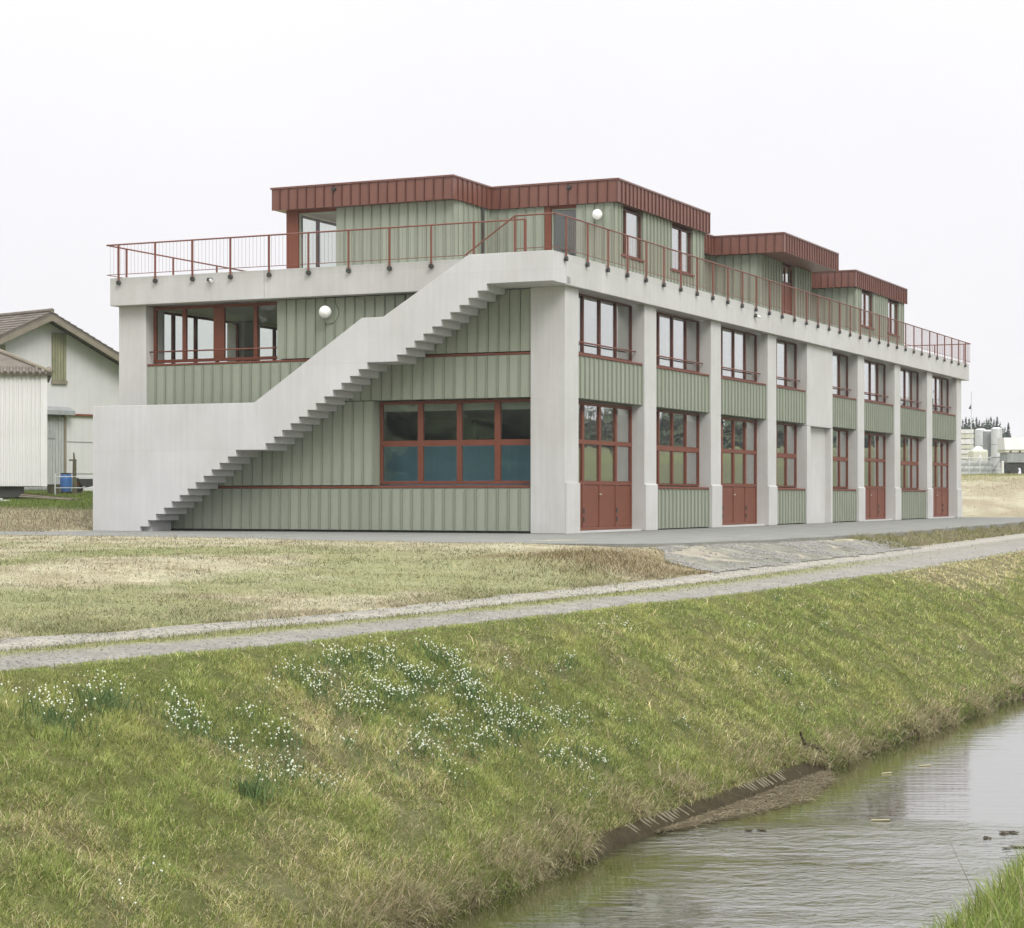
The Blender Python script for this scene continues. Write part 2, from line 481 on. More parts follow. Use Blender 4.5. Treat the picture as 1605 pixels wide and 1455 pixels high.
def n_w(s): return np.interp(s, [-50, 8, 12.5, 16, 21, 24, 27, 31, 40, 60, 200], [-6.35, -6.45, -6.55, -6.50, -6.27, -6.16, -6.02, -5.87, -5.55, -5.25, -5.0]) + np.interp(s, [14.5, 15.5, 21, 22], [0.30, 0.06, 0.06, 0.22]) * (fbm(np.asarray(s) * 1.9, np.asarray(s) * 0 + 1.1, 4) - 0.5)
def n_low(s): return np.interp(s, [-50, 8, 12.7, 16.5, 21, 28, 36, 52.6, 80, 200], [-10.65, -10.25, -9.82, -9.3, -9.08, -8.72, -8.75, -9.6, -10.9, -15.7]) + 0.22 * (fbm(s * 0.9, s * 0 + 3.3, 3) - 0.5)
def n_up(s): return np.interp(s, [-50, 8, 15.3, 19.6, 26, 30, 38, 50, 75, 120, 200], [-14, -13, -12.2, -11.5, -11.55, -11.5, -12.06, -12.67, -14.15, -17, -24]) + 0.35 * (fbm(s * 0.8, s * 0 + 8.7, 3) - 0.5)
WZ = -2.0

def zt(s, n):
    s = np.asarray(s, float); n = np.asarray(n, float)
    x, y = sn2xy(s, n)
    nl, nu, nw = n_low(s), n_up(s), n_w(s)
    lx = s - OS; ly = -n - OL
    # track
    tr = np.clip((nl - n) / (nl - nu), 0, 1)
    zz = -0.35 - 0.05 * np.exp(-((tr - 0.2) / 0.12) ** 2) - 0.05 * np.exp(-((tr - 0.8) / 0.12) ** 2) + 0.02 * (fbm(x * 2, y * 2, 3) - 0.5)
    # field and embankment above the track
    d = nu - n
    wdt = np.interp(s, [0, 20, 26, 31, 35, 39, 43.6, 53, 60], [9, 8.5, 5.5, 3.4, 2.6, 2.6, 1.7, 0.95, 0.95])
    e = np.clip(d / wdt, 0, 1)
    rise = np.where(s < 24, e, sstep(0, 1, e))
    bumpy = 0.10 * (fbm(x * 0.8, y * 0.8, 4) - 0.5) * np.clip(d / 1.5, 0, 1) * (1 - sstep(5, 9, d))
    bumpy = bumpy + 0.16 * np.exp(-((s - 32.5) / 2.2) ** 2) * np.exp(-((d - 1.7) / 0.9) ** 2) / np.where(lx > -9, 0.3, 1)
    zf = -0.35 + (0.345 - 0.075 * sstep(-3.0, -6.0, ly)) * rise + bumpy * np.where(lx > -9, 0.3, 1)
    zz = np.where(n < nu, zf, zz)
    # bank down to the brook
    t = np.clip((n - nl) / (nw - nl), 0, 1)
    prof = 0.90 * t + 0.10 * t * t
    zb = -0.35 - 1.56 * prof - 0.06 * np.sin(np.pi * t) * -1.0
    zb = zb + np.sin(np.pi * np.clip(t, 0, 1)) ** 0.6 * (0.22 * (fbm(x * 0.7, y * 0.7, 4) - 0.5) + 0.20 * (fbm(x * 3.1, y * 3.1, 3) - 0.5))
    zb = np.where(n > nw, -1.91 - 0.5 * sstep(0.0, 0.3, n - nw), zb)
    zz = np.where(n > nl, zb, zz)
    # near bank
    zn = np.interp(n, [-3.2, -2.75, -2.35, -2.0, -1.66, -1.3, -0.5, 3, 20], [-2.5, -2.05, -1.5, -1.03, -0.72, -0.66, -0.62, -0.6, -0.58])
    zn = zn + 0.06 * (fbm(x * 1.1, y * 1.1, 3) - 0.5)
    zn = zn + np.clip(n - 30, 0, 500) * 0.028 * (s < 60) + 8.5 * sstep(90, 290, s) * sstep(-3.0, 12, n)
    zz = np.where(n > -3.4, zn, zz)
    # rise to the left of the building and the spoil mound beyond its right end
    m1 = sstep(14.3, 15.2, ly) * sstep(-60, -45, lx)
    zz = zz + m1 * np.interp(y, [57.0, 59, 63.5, 80, 100, 400], [0, 0.12, 0.58, 1.12, 1.35, 3]) 
    m2 = sstep(-9.5, -4.5, ly) * (1 - sstep(13.5, 15, ly) * sstep(60, 45, lx))
    zz = zz + m2 * np.interp(lx, [48.3, 52, 60, 80, 110, 400], [0, 0.35, 1.0, 2.35, 2.6, 4.5]) * (1 - m1)
    zz = zz + m2 * sstep(50, 56, lx) * 0.35 * (fbm(x * 0.25, y * 0.25, 4) - 0.5)
    return zz

GREEN = np.array([0.115, 0.15, 0.038]); OLIVE = np.array([0.18, 0.185, 0.072]); STRAW = np.array([0.29, 0.26, 0.175])
PALE = np.array([0.39, 0.36, 0.27]); BROWN = np.array([0.16, 0.125, 0.072]); TRACK = np.array([0.265, 0.253, 0.24]); SOIL = np.array([0.34, 0.295, 0.215])

def lerp3(a, b, f): return a * (1 - f)[:, None] + b * f[:, None]

def dryness(s, n):
    """0 green .. 1 straw, for the ground cover"""
    x, y = sn2xy(s, n)
    nl, nw = n_low(s), n_w(s)
    t = (n - nl) / (nw - nl)
    f = fbm(x * 0.75, y * 0.42 + 9, 4) * 0.7 + fbm(x * 2.6 + 40, y * 1.8, 3) * 0.3
    d = sstep(0.50, 0.68, f) * 0.85
    d = d * np.interp(t, [0, 0.06, 0.16, 0.4, 0.55, 1], [0.15, 0.2, 0.85, 1, 0.7, 0.6])       # fresh strip along the track
    d = d * np.interp(s, [10, 20, 26, 36], [1.0, 0.8, 0.5, 0.3])                   # greener upstream
    d = np.maximum(d, sstep(0.90, 1.0, t + 0.30 * (fbm(x * 2.3, y * 2.3, 3) - 0.5)) * 0.6)
    d = np.maximum(d, sstep(33, 36, s) * (1 - sstep(0.1, 0.42, t + 0.5 * (fbm(x, y * 0.6, 3) - 0.5))) * np.where(s > 33, 0.95, 0))
    return np.clip(d, 0, 1)

def fieldcol(s, n):
    x, y = sn2xy(s, n)
    lx = s - OS; ly = -n - OL
    g = fbm(x * 0.5 + 3, y * 0.22, 4)
    f2 = fbm(x * 2.0, y * 1.0 + 4, 3)
    green = sstep(0.41, 0.56, g) * 1.0 * (1 - sstep(31, 39, s)) + 0.25 * sstep(0.5, 0.7, f2)
    green = green * np.interp(n, [-40, -22, -17, -12], [1.0, 0.95, 0.7, 0.65]) * np.interp(lx, [-22, -16, -9], [1, 0.8, 0.25])
    green = np.clip(green, 0, 1)
    c = lerp3(lerp3(STRAW[None] * 1.0, PALE[None], sstep(0.35, 0.65, f2)), np.array([[0.185, 0.205, 0.085]]), green)
    # rough brown end of the field by the gravel slope
    br = sstep(29.5, 32.5, s) * (1 - sstep(-15.0, -16.5, n)) * (1 - sstep(36, 40, s))
    c = lerp3(c, BROWN[None] * 1.25, np.clip(br, 0, 1) * 0.75)
    # behind the building, left: straw bank, then a green meadow
    m1 = sstep(14.3, 15.2, ly) * (y > 56.5)
    gm = lerp3(STRAW[None] * 0.85 + BROWN[None] * 0.2, GREEN[None] * 1.25, sstep(63, 65, y + 2 * (g - 0.5)))
    c = lerp3(c, gm, m1)
    m2 = sstep(47.5, 50, lx) * sstep(-9, -6, ly)
    sm = lerp3(SOIL[None] * 0.85, PALE[None] * 0.95, sstep(0.4, 0.62, fbm(x * 0.6, y * 0.2, 4)))
    sm = lerp3(sm, OLIVE[None] * 1.1, sstep(72, 82, lx + 8 * (f2 - 0.5)) * 0.8)
    c = lerp3(c, sm, m2)
    return c

def bankcol(s, n):
    d = dryness(s, n)
    x, y = sn2xy(s, n)
    f = fbm(x * 3, y * 3, 3)
    g = lerp3(GREEN[None], OLIVE[None], sstep(0.35, 0.65, f))
    c = lerp3(g, lerp3(STRAW[None] * 0.75, BROWN[None], sstep(0.5, 0.7, f)), d)
    c = lerp3(c * 0.8, np.array([[0.085, 0.080, 0.034]]), np.full(len(s), 0.45))
    return lerp3(c, np.array([[0.05, 0.040, 0.024]]), sstep(-0.14, 0.0, n - n_w(s)))

def trackcol(s, n):
    x, y = sn2xy(s, n)
    nl, nu = n_low(s), n_up(s)
    t = np.clip((nl - n) / (nl - nu), 0, 1)
    f = fbm(x * 1.5, y * 1.5, 4)
    mid = np.exp(-((t - 0.58 + 0.10 * (f - .5)) / 0.13) ** 2) * np.interp(s, [8, 14, 28, 37, 46], [0.7, 1.0, 1.0, 0.6, 0.15])
    ruts = np.exp(-((t - 0.88) / 0.10) ** 2)
    c = lerp3(TRACK[None] * (0.88 + 0.24 * f[:, None]), np.array([[0.37, 0.35, 0.31]]), ruts * 0.7)
    c = lerp3(c, OLIVE[None] * 1.25, np.clip(mid * (0.75 + 0.9 * (f - 0.2)), 0, 1))
    return c

def grid_mesh(name, S, T, fn_n, zfn, cfn, mat, kind='structure', parent=None):
    """sheet over s-lines S and columns T in 0..1; fn_n(s,t)->n"""
    ss = np.repeat(S[:, None], len(T), 1); tt = np.repeat(T[None, :], len(S), 0)
    nn = fn_n(ss, tt)
    s1, n1 = ss.ravel(), nn.ravel()
    x, y = sn2xy(s1, n1); z = zfn(s1, n1)
    me = bpy.data.meshes.new(name)
    ns, ntt = len(S), len(T)
    me.vertices.add(ns * ntt)
    me.vertices.foreach_set('co', np.stack([x, y, z], 1).astype(np.float32).ravel())
    i = np.arange(ns * ntt).reshape(ns, ntt)
    q = np.stack([i[:-1, :-1], i[1:, :-1], i[1:, 1:], i[:-1, 1:]], -1).reshape(-1, 4)
    me.loops.add(q.size); me.loops.foreach_set('vertex_index', q.ravel().astype(np.int32))
    me.polygons.add(len(q)); me.polygons.foreach_set('loop_start', (np.arange(len(q)) * 4).astype(np.int32))
    me.polygons.foreach_set('use_smooth', np.ones(len(q), bool))
    ca = me.color_attributes.new('Col', 'FLOAT_COLOR', 'POINT')
    c = cfn(s1, n1)
    ca.data.foreach_set('color', np.concatenate([c, np.ones((len(c), 1))], 1).astype(np.float32).ravel())
    me.update(calc_edges=True); me.validate()
    # face up
    if len(me.polygons) and me.polygons[len(me.polygons) // 2].normal.z < 0: me.flip_normals()
    me.materials.append(mat)
    o = bpy.data.objects.new(name, me); o['kind'] = kind
    return link(o)

SF = np.unique(np.concatenate([[-520, -300, -150, -80, -40, -20, -10, -4], np.arange(0, 8, 1.0), np.arange(8, 60, 0.2), np.arange(60, 130, 1.0), np.arange(130, 420, 10), [480, 560, 640]]))
# ---- large structure: the ground
grid_mesh('stream_bank', SF, np.linspace(0, 1, 46), lambda s, t: n_low(s) + (n_w(s) + 0.5 - n_low(s)) * t, zt, bankcol, M['earth'])
grid_mesh('dirt_track', SF, np.linspace(0, 1, 26), lambda s, t: n_up(s) + (n_low(s) - n_up(s)) * t, zt, trackcol, M['gravel'])
dd = np.concatenate([np.arange(0, 4, 0.2), np.arange(4, 34, 0.5), np.arange(34, 90, 2.0), [95, 110, 140, 200, 300, 420, 520]])
def zfield(s, n):
    # keep the sheet just under the asphalt apron and the building floor
    z = zt(s, n); lx = s - OS; ly = -n - OL
    under = ((lx > -6.5) & (lx < 49) & (ly > -6.2) & (ly < 14.1))
    return np.where(under, z - 0.25, z)
grid_mesh('field', SF, dd, lambda s, t: n_up(s) - t, zfield, fieldcol, M['earth'])
nb = np.concatenate([np.linspace(-3.35, 0.5, 30), [1, 2, 4, 8, 14, 20, 30, 45, 70, 110, 180, 300, 420, 520]])
grid_mesh('near_bank', SF, nb, lambda s, t: t + 0 * s, zt, lambda s, n: lerp3(lerp3(GREEN[None] * 1.1, OLIVE[None], fbm(s, n, 3)), np.array([[0.105, 0.108, 0.06]]), sstep(60, 110, s) * (0.55 + 0.45 * sstep(0.42, 0.58, fbm(s * 0.06, n * 0.12, 4)))), M['earth'])

# water
sw = np.concatenate([[-520, -200, -60, -20], np.arange(-4, 60, 1.0), [70, 100, 200, 500, 640]])
mb = MB()
for s in sw:
    for n in (n_w(np.array([s]))[0] + 0.35 - 0.6, -2.4):
        x, y = sn2xy(s, n); mb.v.append((x, y, WZ))
for i in range(len(sw) - 1):
    a = 2 * i; mb.f.append((a, a + 1, a + 3, a + 2))
wo = mb.build('stream_water', M['water']); wo['kind'] = 'structure'

# asphalt apron round the building (a slab with its own edge), irregular front edge
def loc2w(lx, ly, z=0.0):
    return (OX + lx * RV[0] - ly * RV[1], OY + lx * RV[1] + ly * RV[0], z)
edge = [(-26, 40), (-14.5, 22), (-7.2, 13.5), (-7.4, 9.5), (-7.7, 6.5), (-8.6, 4), (-9.6, 1.5), (-10.1, -1.5), (-10.2, -4.0), (-9.9, -5.6), (-9.2, -6.15)]
edge += [(x, float(np.interp(x, [-8.4, -5.3, 4.6, 25, 46], [-6.35, -7.0, -7.4, -6.3, -5.1])) + 0.10 * math.sin(x * 1.7) + 0.06 * math.sin(x * 4.1)) for x in np.arange(-8.4, 46, 0.8)]
edge += [(47.5, -4.6), (48.6, -3.5), (49.2, -2), (49.2, 14.05), (-0.6, 14.05), (-1.2, 14.25), (-5.5, 21.5), (-16, 41)]
mb = MB(); mb.prism(edge, -0.5, 0.0)
ap = mb.build('asphalt_apron', M['asphalt'], None, loc=(OX, OY, 0.0), rz=ANG)
ap['kind'] = 'structure'
ca = ap.data.color_attributes.new('Col', 'FLOAT_COLOR', 'POINT')
ca.data.foreach_set('color', np.tile([0.195, 0.198, 0.188, 1.0], len(ap.data.vertices)).astype(np.float32))
# gravel slope below the apron
Sg = np.arange(33.6, 53.2, 0.08)
def gn(s, t):
    wg = np.interp(s, [33.7, 34.9, 39.1, 43.6, 53.2], [0.05, 1.35, 2.75, 1.75, 0.6])
    e = 0.5 * (fbm(s * 1.3, s * 0 + 1.7, 4) - 0.5)
    return n_up(s) + 0.15 + e * (1 - t) - t * (wg + e * np.clip(wg, 0, 0.5))
def zgr(s, n):
    k = np.clip((n_up(s) - n) / 0.4, 0, 1) * sstep(33.9, 35.0, s) * (1 - sstep(50.5, 53, s)) * np.clip((n - gn(s, 1.0)) / 0.5, 0, 1)
    return zt(s, n) + 0.012 + 0.09 * fbm(s * 1.9, n * 1.9, 5) * k
grid_mesh('gravel_slope', Sg, np.linspace(0, 1, 30), gn, zgr,
          lambda s, n: lerp3(np.array([[0.20, 0.20, 0.172]]) * (0.45 + 1.1 * fbm(s * 1.7, n * 1.7, 5))[:, None], np.array([[0.33, 0.30, 0.25]]), sstep(0.5, 0.64, fbm(s * 0.7 + 3, n * 1.1, 4)) * 0.85), M['gravel'])

# ------------------------------------------------------------------ the workshop building
# local frame: x along the long facade (towards the far end), y into the building, z up; near corner at the origin
B = empty('workshop_building', (OX, OY, 0), ANG)
tag(B, 'long two-storey concrete-framed workshop with sage green boards, red windows and a rooftop storey', 'building')
LEN, DEP = 47.1, 14.1
H0, H1 = 6.48, 7.28
class F: pass
def facade(kind, c):
    """placement of a facade whose own X runs left to right seen from outside and -Y points out"""
    if kind == 'R': return (0, c, 0), 0.0               # y = c, outward -y, u = x
    if kind == 'L': return (c, 0, 0), R(-90)             # x = c, outward -x, u = -y
    if kind == 'B': return (0, c, 0), R(180)             # y = c, outward +y, u = -x
    if kind == 'E': return (c, 0, 0), R(90)              # x = c, outward +x, u = y
PITCH = 0.318
_bm = {}
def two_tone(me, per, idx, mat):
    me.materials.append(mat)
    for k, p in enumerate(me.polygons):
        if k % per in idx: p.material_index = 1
def board_mesh(wd, h):
    k = (round(wd, 3), round(h, 3))
    if k not in _bm:
        mb = MB()
        # flat board, a narrow groove, then the standing cover batten
        poly = [(0.0, 0.0), (0.0, -0.018), (wd - 0.052, -0.018), (wd - 0.052, -0.003), (wd - 0.040, -0.003), (wd - 0.032, -0.062), (wd - 0.008, -0.062), (wd - 0.004, 0.0)]
        mb.prism(poly, 0.0, h)
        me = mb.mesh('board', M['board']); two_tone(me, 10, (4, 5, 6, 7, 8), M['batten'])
        _bm[k] = me
    return _bm[k]

def clad(fk, c, u0, u1, z0, z1, thick=0.40, indiv=True, first=0.0):
    loc, rz = facade(fk, c)
    par = MB().box(u0, 0.0, z0, u1, thick, z1).build('cladding', M['backing'], B, loc, rz)
    n = max(1, round((u1 - u0) / PITCH)); wd = (u1 - u0) / n
    h = z1 - z0 - 0.012
    if indiv:
        me = board_mesh(wd, h)
        for i in range(n):
            inst('board', me, par, (u0 + i * wd, -0.002 - 0.004 * random.random(), z0 + 0.006))
    else:
        mb = MB()
        for i in range(n):
            a = u0 + i * wd
            poly = [(a, 0.0), (a, -0.018), (a + wd - 0.052, -0.018), (a + wd - 0.052, -0.003), (a + wd - 0.04, -0.003), (a + wd - 0.032, -0.062), (a + wd - 0.008, -0.062), (a + wd - 0.004, 0.0)]
            mb.prism([(p[0], p[1] - 0.002) for p in poly], z0 + 0.006, z1 - 0.006)
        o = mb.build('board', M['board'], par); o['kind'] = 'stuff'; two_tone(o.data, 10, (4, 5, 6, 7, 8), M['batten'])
    return par

def bars(mb, v0, v1, u0, u1, z0, z1, us, zs, j=0.07):
    """window frame: jambs, head, foot, mullions us [(a,b)], transoms zs [(a,b)]"""
    mb.box(u0, v0, z0, u0 + j, v1, z1); mb.box(u1 - j, v0, z0, u1, v1, z1)
    mb.box(u0 + j, v0, z0, u1 - j, v1, z0 + j); mb.box(u0 + j, v0, z1 - j, u1 - j, v1, z1)
    for a, b_ in us: mb.box(a, v0, z0 + j, b_, v1, z1 - j)
    for a, b_ in zs:
        xs = [u0 + j] + [q for ab in us for q in ab] + [u1 - j]
        for i in range(0, len(xs), 2): mb.box(xs[i], v0 + 0.003, a, xs[i + 1], v1 - 0.003, b_)

def window(fk, c, v, u0, u1, z0, z1, us=(), zs=(), sill=None, rail=None, gl='glass', fm='red', j=0.07, name='window', skip=None):
    loc, rz = facade(fk, c)
    mb = MB(); bars(mb, v, v + 0.09, u0, u1, z0, z1, us, zs, j)
    wo = mb.build(name, M[fm], B, loc, rz, bevel=0.006)
    xs = [u0 + j] + [q for ab in us for q in ab] + [u1 - j]
    zz = [z0 + j] + [q for ab in zs for q in ab] + [z1 - j]
    for i in range(0, len(xs), 2):
        for k in range(0, len(zz), 2):
            if skip and skip(k): continue
            g = random.uniform(-0.004, 0.004)
            p = MB().box(xs[i] + 0.012, -0.006, zz[k] + 0.012, xs[i + 1] - 0.012, 0.006, zz[k + 1] - 0.012).build('pane', M[gl], wo, (0, v + 0.05, 0))
            p.rotation_euler = (random.uniform(-0.004, 0.004), 0, random.uniform(-0.003, 0.003)) if False else (0, 0, 0)
            # glazing bead round the pane
    if sill:
        MB().prism([(sill[3], sill[2] + 0.0), (v + 0.05, sill[2] + 0.02), (v + 0.05, sill[2] + 0.075), (sill[3], sill[2] + 0.055)], sill[0], sill[1], 'x').build('sill', M['red'], wo, bevel=0.005)
    if rail:
        mb = MB().tube((rail[0], rail[3], rail[2]), (rail[1], rail[3], rail[2]), 0.022, 8)
        mb.build('guard_rail', M['redrail'], wo, smooth=True)
    return wo

# pillars of the long facade
px = [0, 5.75, 11.5, 17.3, None, 28.75, 34.5, 40.25, 46.1]
def pillar(x0, x1, y1=0.62, back=0.0):
    mb = MB()
    mb.prism([(0.0, 1.34), (-0.045, 1.325), (-0.045, 0.0), (y1, 0.0), (y1, H0), (0.0, H0)], x0, x1, 'x')
    return mb
for p in px:
    if p is None: continue
    if p == 0:
        MB().prism([(0, 0), (0.9, 0), (0.9, 0.62), (0.62, 0.62), (0.62, 1.0), (0, 1.0)], 0.0, H0).build('pillar', M['concrete'], B, bevel=0.015)
        MB().box(0.004, -0.045, 0.0, 0.9, -0.002, 1.335).build('pillar_base', M['concrete'], B, bevel=0.008)
    else:
        pillar(p, p + 0.95).build('pillar', M['concrete'], B, bevel=0.015)
# the closed bay: upper panel over a niche between two slim pillars
MB().box(21.9, 0.0, 3.52, 25.2, 0.62, H0).build('wall_panel', M['concrete'], B, bevel=0.012)
MB().box(21.9, -0.003, 0, 22.33, 0.62, 3.51).build('pillar', M['concrete'], B, bevel=0.012)
MB().box(24.97, -0.003, 0, 25.2, 0.62, 3.51).build('pillar', M['concrete'], B, bevel=0.012)
MB().box(22.33, 0.22, 0, 24.97, 0.6, 3.51).build('niche_wall', M['concrete'], B)
# far left pillar, back pillars, far end wall
MB().box(0.0, 13.16, 0, 0.95, DEP, H0).build('pillar', M['concrete'], B, bevel=0.015)
for p in px[1:]:
    if p is None: p = 23.0
    MB().box(p, DEP - 0.62, 0, p + 0.95, DEP, H0).build('pillar', M['concrete'], B)
MB().box(46.6, 0.62, 0, LEN, DEP - 0.62, H0).build('end_wall', M['concrete'], B)
# slabs
MB().box(0.5, 0.5, 0.0, 46.5, 13.9, 0.05).build('ground_slab', M['interior'], B)
MB().box(0.46, 0.46, 3.3, 46.55, 13.5, 3.58).build('floor_slab', M['interior'], B)
MB().box(-0.25, 0.5, 6.5, 47.2, 14.1, 6.98).build('terrace_slab', M['concrete'], B)

# parapet beams in precast lengths
cuts = [-0.28, 6.1, 17.28, 28.9, 40.3, 48.05]
for a, b_ in zip(cuts[:-1], cuts[1:]):
    MB().box(a + 0.006, -0.15, H0, b_ - 0.006, 0.25, H1).build('parapet_beam', M['concrete'], B, bevel=0.012)
lc = [0.262, 9.0, 14.2]
for a, b_ in zip(lc[:-1], lc[1:]):
    MB().box(-0.3, a + 0.006, H0, 0.1, b_ - 0.006, H1).build('parapet_beam', M['concrete'], B, bevel=0.012)
MB().box(47.65, 0.26, H0, 48.05, 14.2, H1).build('parapet_beam', M['concrete'], B)
MB().box(0.11, 13.85, H0, 47.64, 14.2, H1).build('parapet_beam', M['concrete'], B)

# ---- long facade bays
def mull(u0, u1, n, wd=0.11):
    st = (u1 - u0) / n
    return [(u0 + i * st - wd / 2, u0 + i * st + wd / 2) for i in range(1, n)]
bays = [(0.9, 5.75, 'door'), (6.7, 11.5, 'win'), (12.45, 17.3, 'door'), (18.25, 21.9, 'win'), (25.2, 28.75, 'win'), (29.7, 34.5, 'door'), (35.45, 40.25, 'win'), (41.2, 46.1, 'door')]
def hinge_set(par, xs, v):
    for x in xs:
        for z in (0.28, 0.52, 3.28):
            MB().tube((x, v, z), (x, v, z + 0.14), 0.028, 6).build('hinge', M['dark'], par)
for i, (a, b_, kind) in enumerate(bays):
    n = 4 if b_ - a > 4.2 else 3
    ind = i < 4
    # upper window, its sill and guard rail, the spandrel boards below
    window('R', 0, 0.38, a + 0.03, b_ - 0.02, 4.84, 6.46, mull(a + 0.03, b_ - 0.02, n, 0.09), (), (a + 0.004, b_ - 0.004, 4.735, 0.06), (a + 0.03, b_ - 0.03, 5.13, 0.27), j=0.045, fm='frame')
    clad('R', 0.115, a + 0.003, b_ - 0.003, 3.60, 4.732, 0.40, ind)
    if kind == 'win':
        window('R', 0, 0.38, a + 0.03, b_ - 0.02, 1.31, 3.55, mull(a + 0.03, b_ - 0.02, n, 0.09), [(2.34, 2.50)], (a + 0.004, b_ - 0.004, 1.205, 0.06), j=0.05)
        clad('R', 0.115, a + 0.003, b_ - 0.003, 0.03, 1.20, 0.40, ind)
    else:
        u0, u1 = a + 0.03, b_ - 0.02
        us = mull(u0, u1, n, 0.13)
        d = window('R', 0, 0.38, u0, u1, 0.06, 3.55, us, [(1.30, 1.40), (2.40, 2.52)], None, None, name='door', skip=lambda k: k == 0, j=0.08)
        xs = [u0 + 0.08] + [q for ab in us for q in ab] + [u1 - 0.08]
        for k in range(0, len(xs), 2):
            MB().box(xs[k] + 0.004, 0.405, 0.145, xs[k + 1] - 0.004, 0.445, 1.298).build('door_leaf', M['red'], d, bevel=0.006)
        hinge_set(d, [(us[0][0] + us[0][1]) / 2, (us[-1][0] + us[-1][1]) / 2], 0.372)
        MB().tube((us[1][0] + 0.03, 0.382, 1.04), (us[1][0] + 0.03, 0.33, 1.04), 0.022, 8).box(us[1][0] - 0.09, 0.325, 1.025, us[1][0] + 0.05, 0.345, 1.055).build('handle', M['brass'], d)
        MB().box(a + 0.003, 0.10, 0.0, b_ - 0.003, 0.5, 0.05).build('threshold', M['concrete'], B)

# ---- short (left) facade; u = -y
clad('L', 0.1, -13.157, -1.003, 0.06, 1.20, 0.40)
clad('L', 0.1, -13.157, -5.71, 1.285, 3.585, 0.40)
clad('L', 0.1, -13.157, -1.003, 3.60, 4.732, 0.40)
clad('L', 0.1, -8.80, -1.003, 4.815, 6.46, 0.40)
MB().box(-13.157, 0.05, 0.0, -1.003, 0.45, 0.055).build('plinth', M['plinth'], B, *facade('L', 0.1))
window('L', 0, 0.37, -5.70, -1.004, 1.31, 3.575, [(-4.53, -4.37), (-3.35, -3.20), (-2.22, -2.05)], [(2.34, 2.50)], (-13.15, -1.004, 1.205, 0.06), None, j=0.085)
window('L', 0, 0.37, -13.15, -8.81, 4.84, 6.46, [(-12.16, -12.03), (-11.10, -10.74), (-9.76, -9.64)], (), (-13.15, -1.004, 4.735, 0.06), (-13.15, -8.83, 5.15, 0.2), gl='clear_glass', j=0.09)
# blue sheet hung inside the lower window, and interior walls
MB().box(1.05, 1.15, 1.1, 1.09, 6.3, 2.40).build('blue_screen', M['blue'], B)
MB().box(5.6, 5.4, 0.06, 5.8, 13.0, 3.29).build('interior_wall', M['interior_dark'], B)
MB().box(9.6, 4.6, 0.06, 46.0, 4.8, 3.29).build('interior_wall', M['interior_dark'], B)
MB().box(9.6, 4.6, 3.6, 46.0, 4.8, 6.49).build('interior_wall', M['interior'], B)
MB().box(9.4, 0.7, 3.6, 9.6, 9.0, 6.49).build('interior_wall', M['interior'], B)
# back facade: boards below, glass above
loc, rz = facade('B', DEP)
MB().box(-46.0, 0.1, 0.0, -1.0, 0.5, 4.75).build('cladding', M['backing'], B, loc, rz)
for a, b_, kind in [(0.95, 5.75, 0), (6.7, 11.5, 0), (12.45, 17.3, 0)]:
    window('B', DEP, 0.37, -b_ + 0.02, -a - 0.02, 4.84, 6.46, mull(-b_ + 0.02, -a - 0.02, 4), (), None, None, gl='clear_glass')
MB().box(-46.0, 0.1, 4.76, -18.3, 0.5, 6.47).build('cladding', M['backing'], B, loc, rz)

# ---- the stair along the short facade
W = 1.15
soff = []
soff.append((12.58, 0.0)); z = 0.13; y = 12.55
prof = [(12.55, 0.0)]
def flight(y0, z0, n, yend):
    global prof
    zz, yy = z0, y0
    for k in range(n):
        prof.append((yy, zz - 0.177 if k else prof[-1][1])); prof.append((yy, zz))
        yy -= 0.264; zz += 0.177
    prof.append((yend, zz - 0.177))
flight(12.55, 0.13, 13, 8.43)
flight(8.43, 2.43, 13, 4.37)
flight(4.37, 4.73, 11, -0.15)
# clean duplicates
pp = [prof[0]]
for p in prof[1:]:
    if abs(p[0] - pp[-1][0]) > 1e-5 or abs(p[1] - pp[-1][1]) > 1e-5: pp.append(p)
top = [(-0.15, 7.28), (2.24, 7.28), (4.78, 5.75), (5.42, 5.75), (8.79, 3.55), (14.17, 3.55), (14.17, 0.0)]
st = MB().prism(pp + top, -W, -W + 0.18, 'x').build('staircase', M['stair_concrete'], B, bevel=0.008)
# steps and landings between the parapet and the facade
def step_part(name, y0, y1, z0, z1):
    MB().box(-W + 0.182, y1, z0, -0.003, y0, z1).build(name, M['stair_concrete'], st)
def do_flight(y0, z0, n, yend):
    zz, yy = z0, y0
    for k in range(n):
        last = k == n - 1
        ye = yend if last else yy - 0.264
        step_part('landing' if last else 'step', yy, ye, zz if zz > 0.2 else 0.0, zz + 0.2)
        yy -= 0.264; zz += 0.177
do_flight(12.55, 0.13, 13, 8.43)
do_flight(8.43, 2.43, 13, 4.37)
do_flight(4.37, 4.73, 11, -0.15)
MB().box(-W + 0.182, -0.148, 6.7, -0.29, 0.02, 7.279).build('landing_wall', M['stair_concrete'], st)

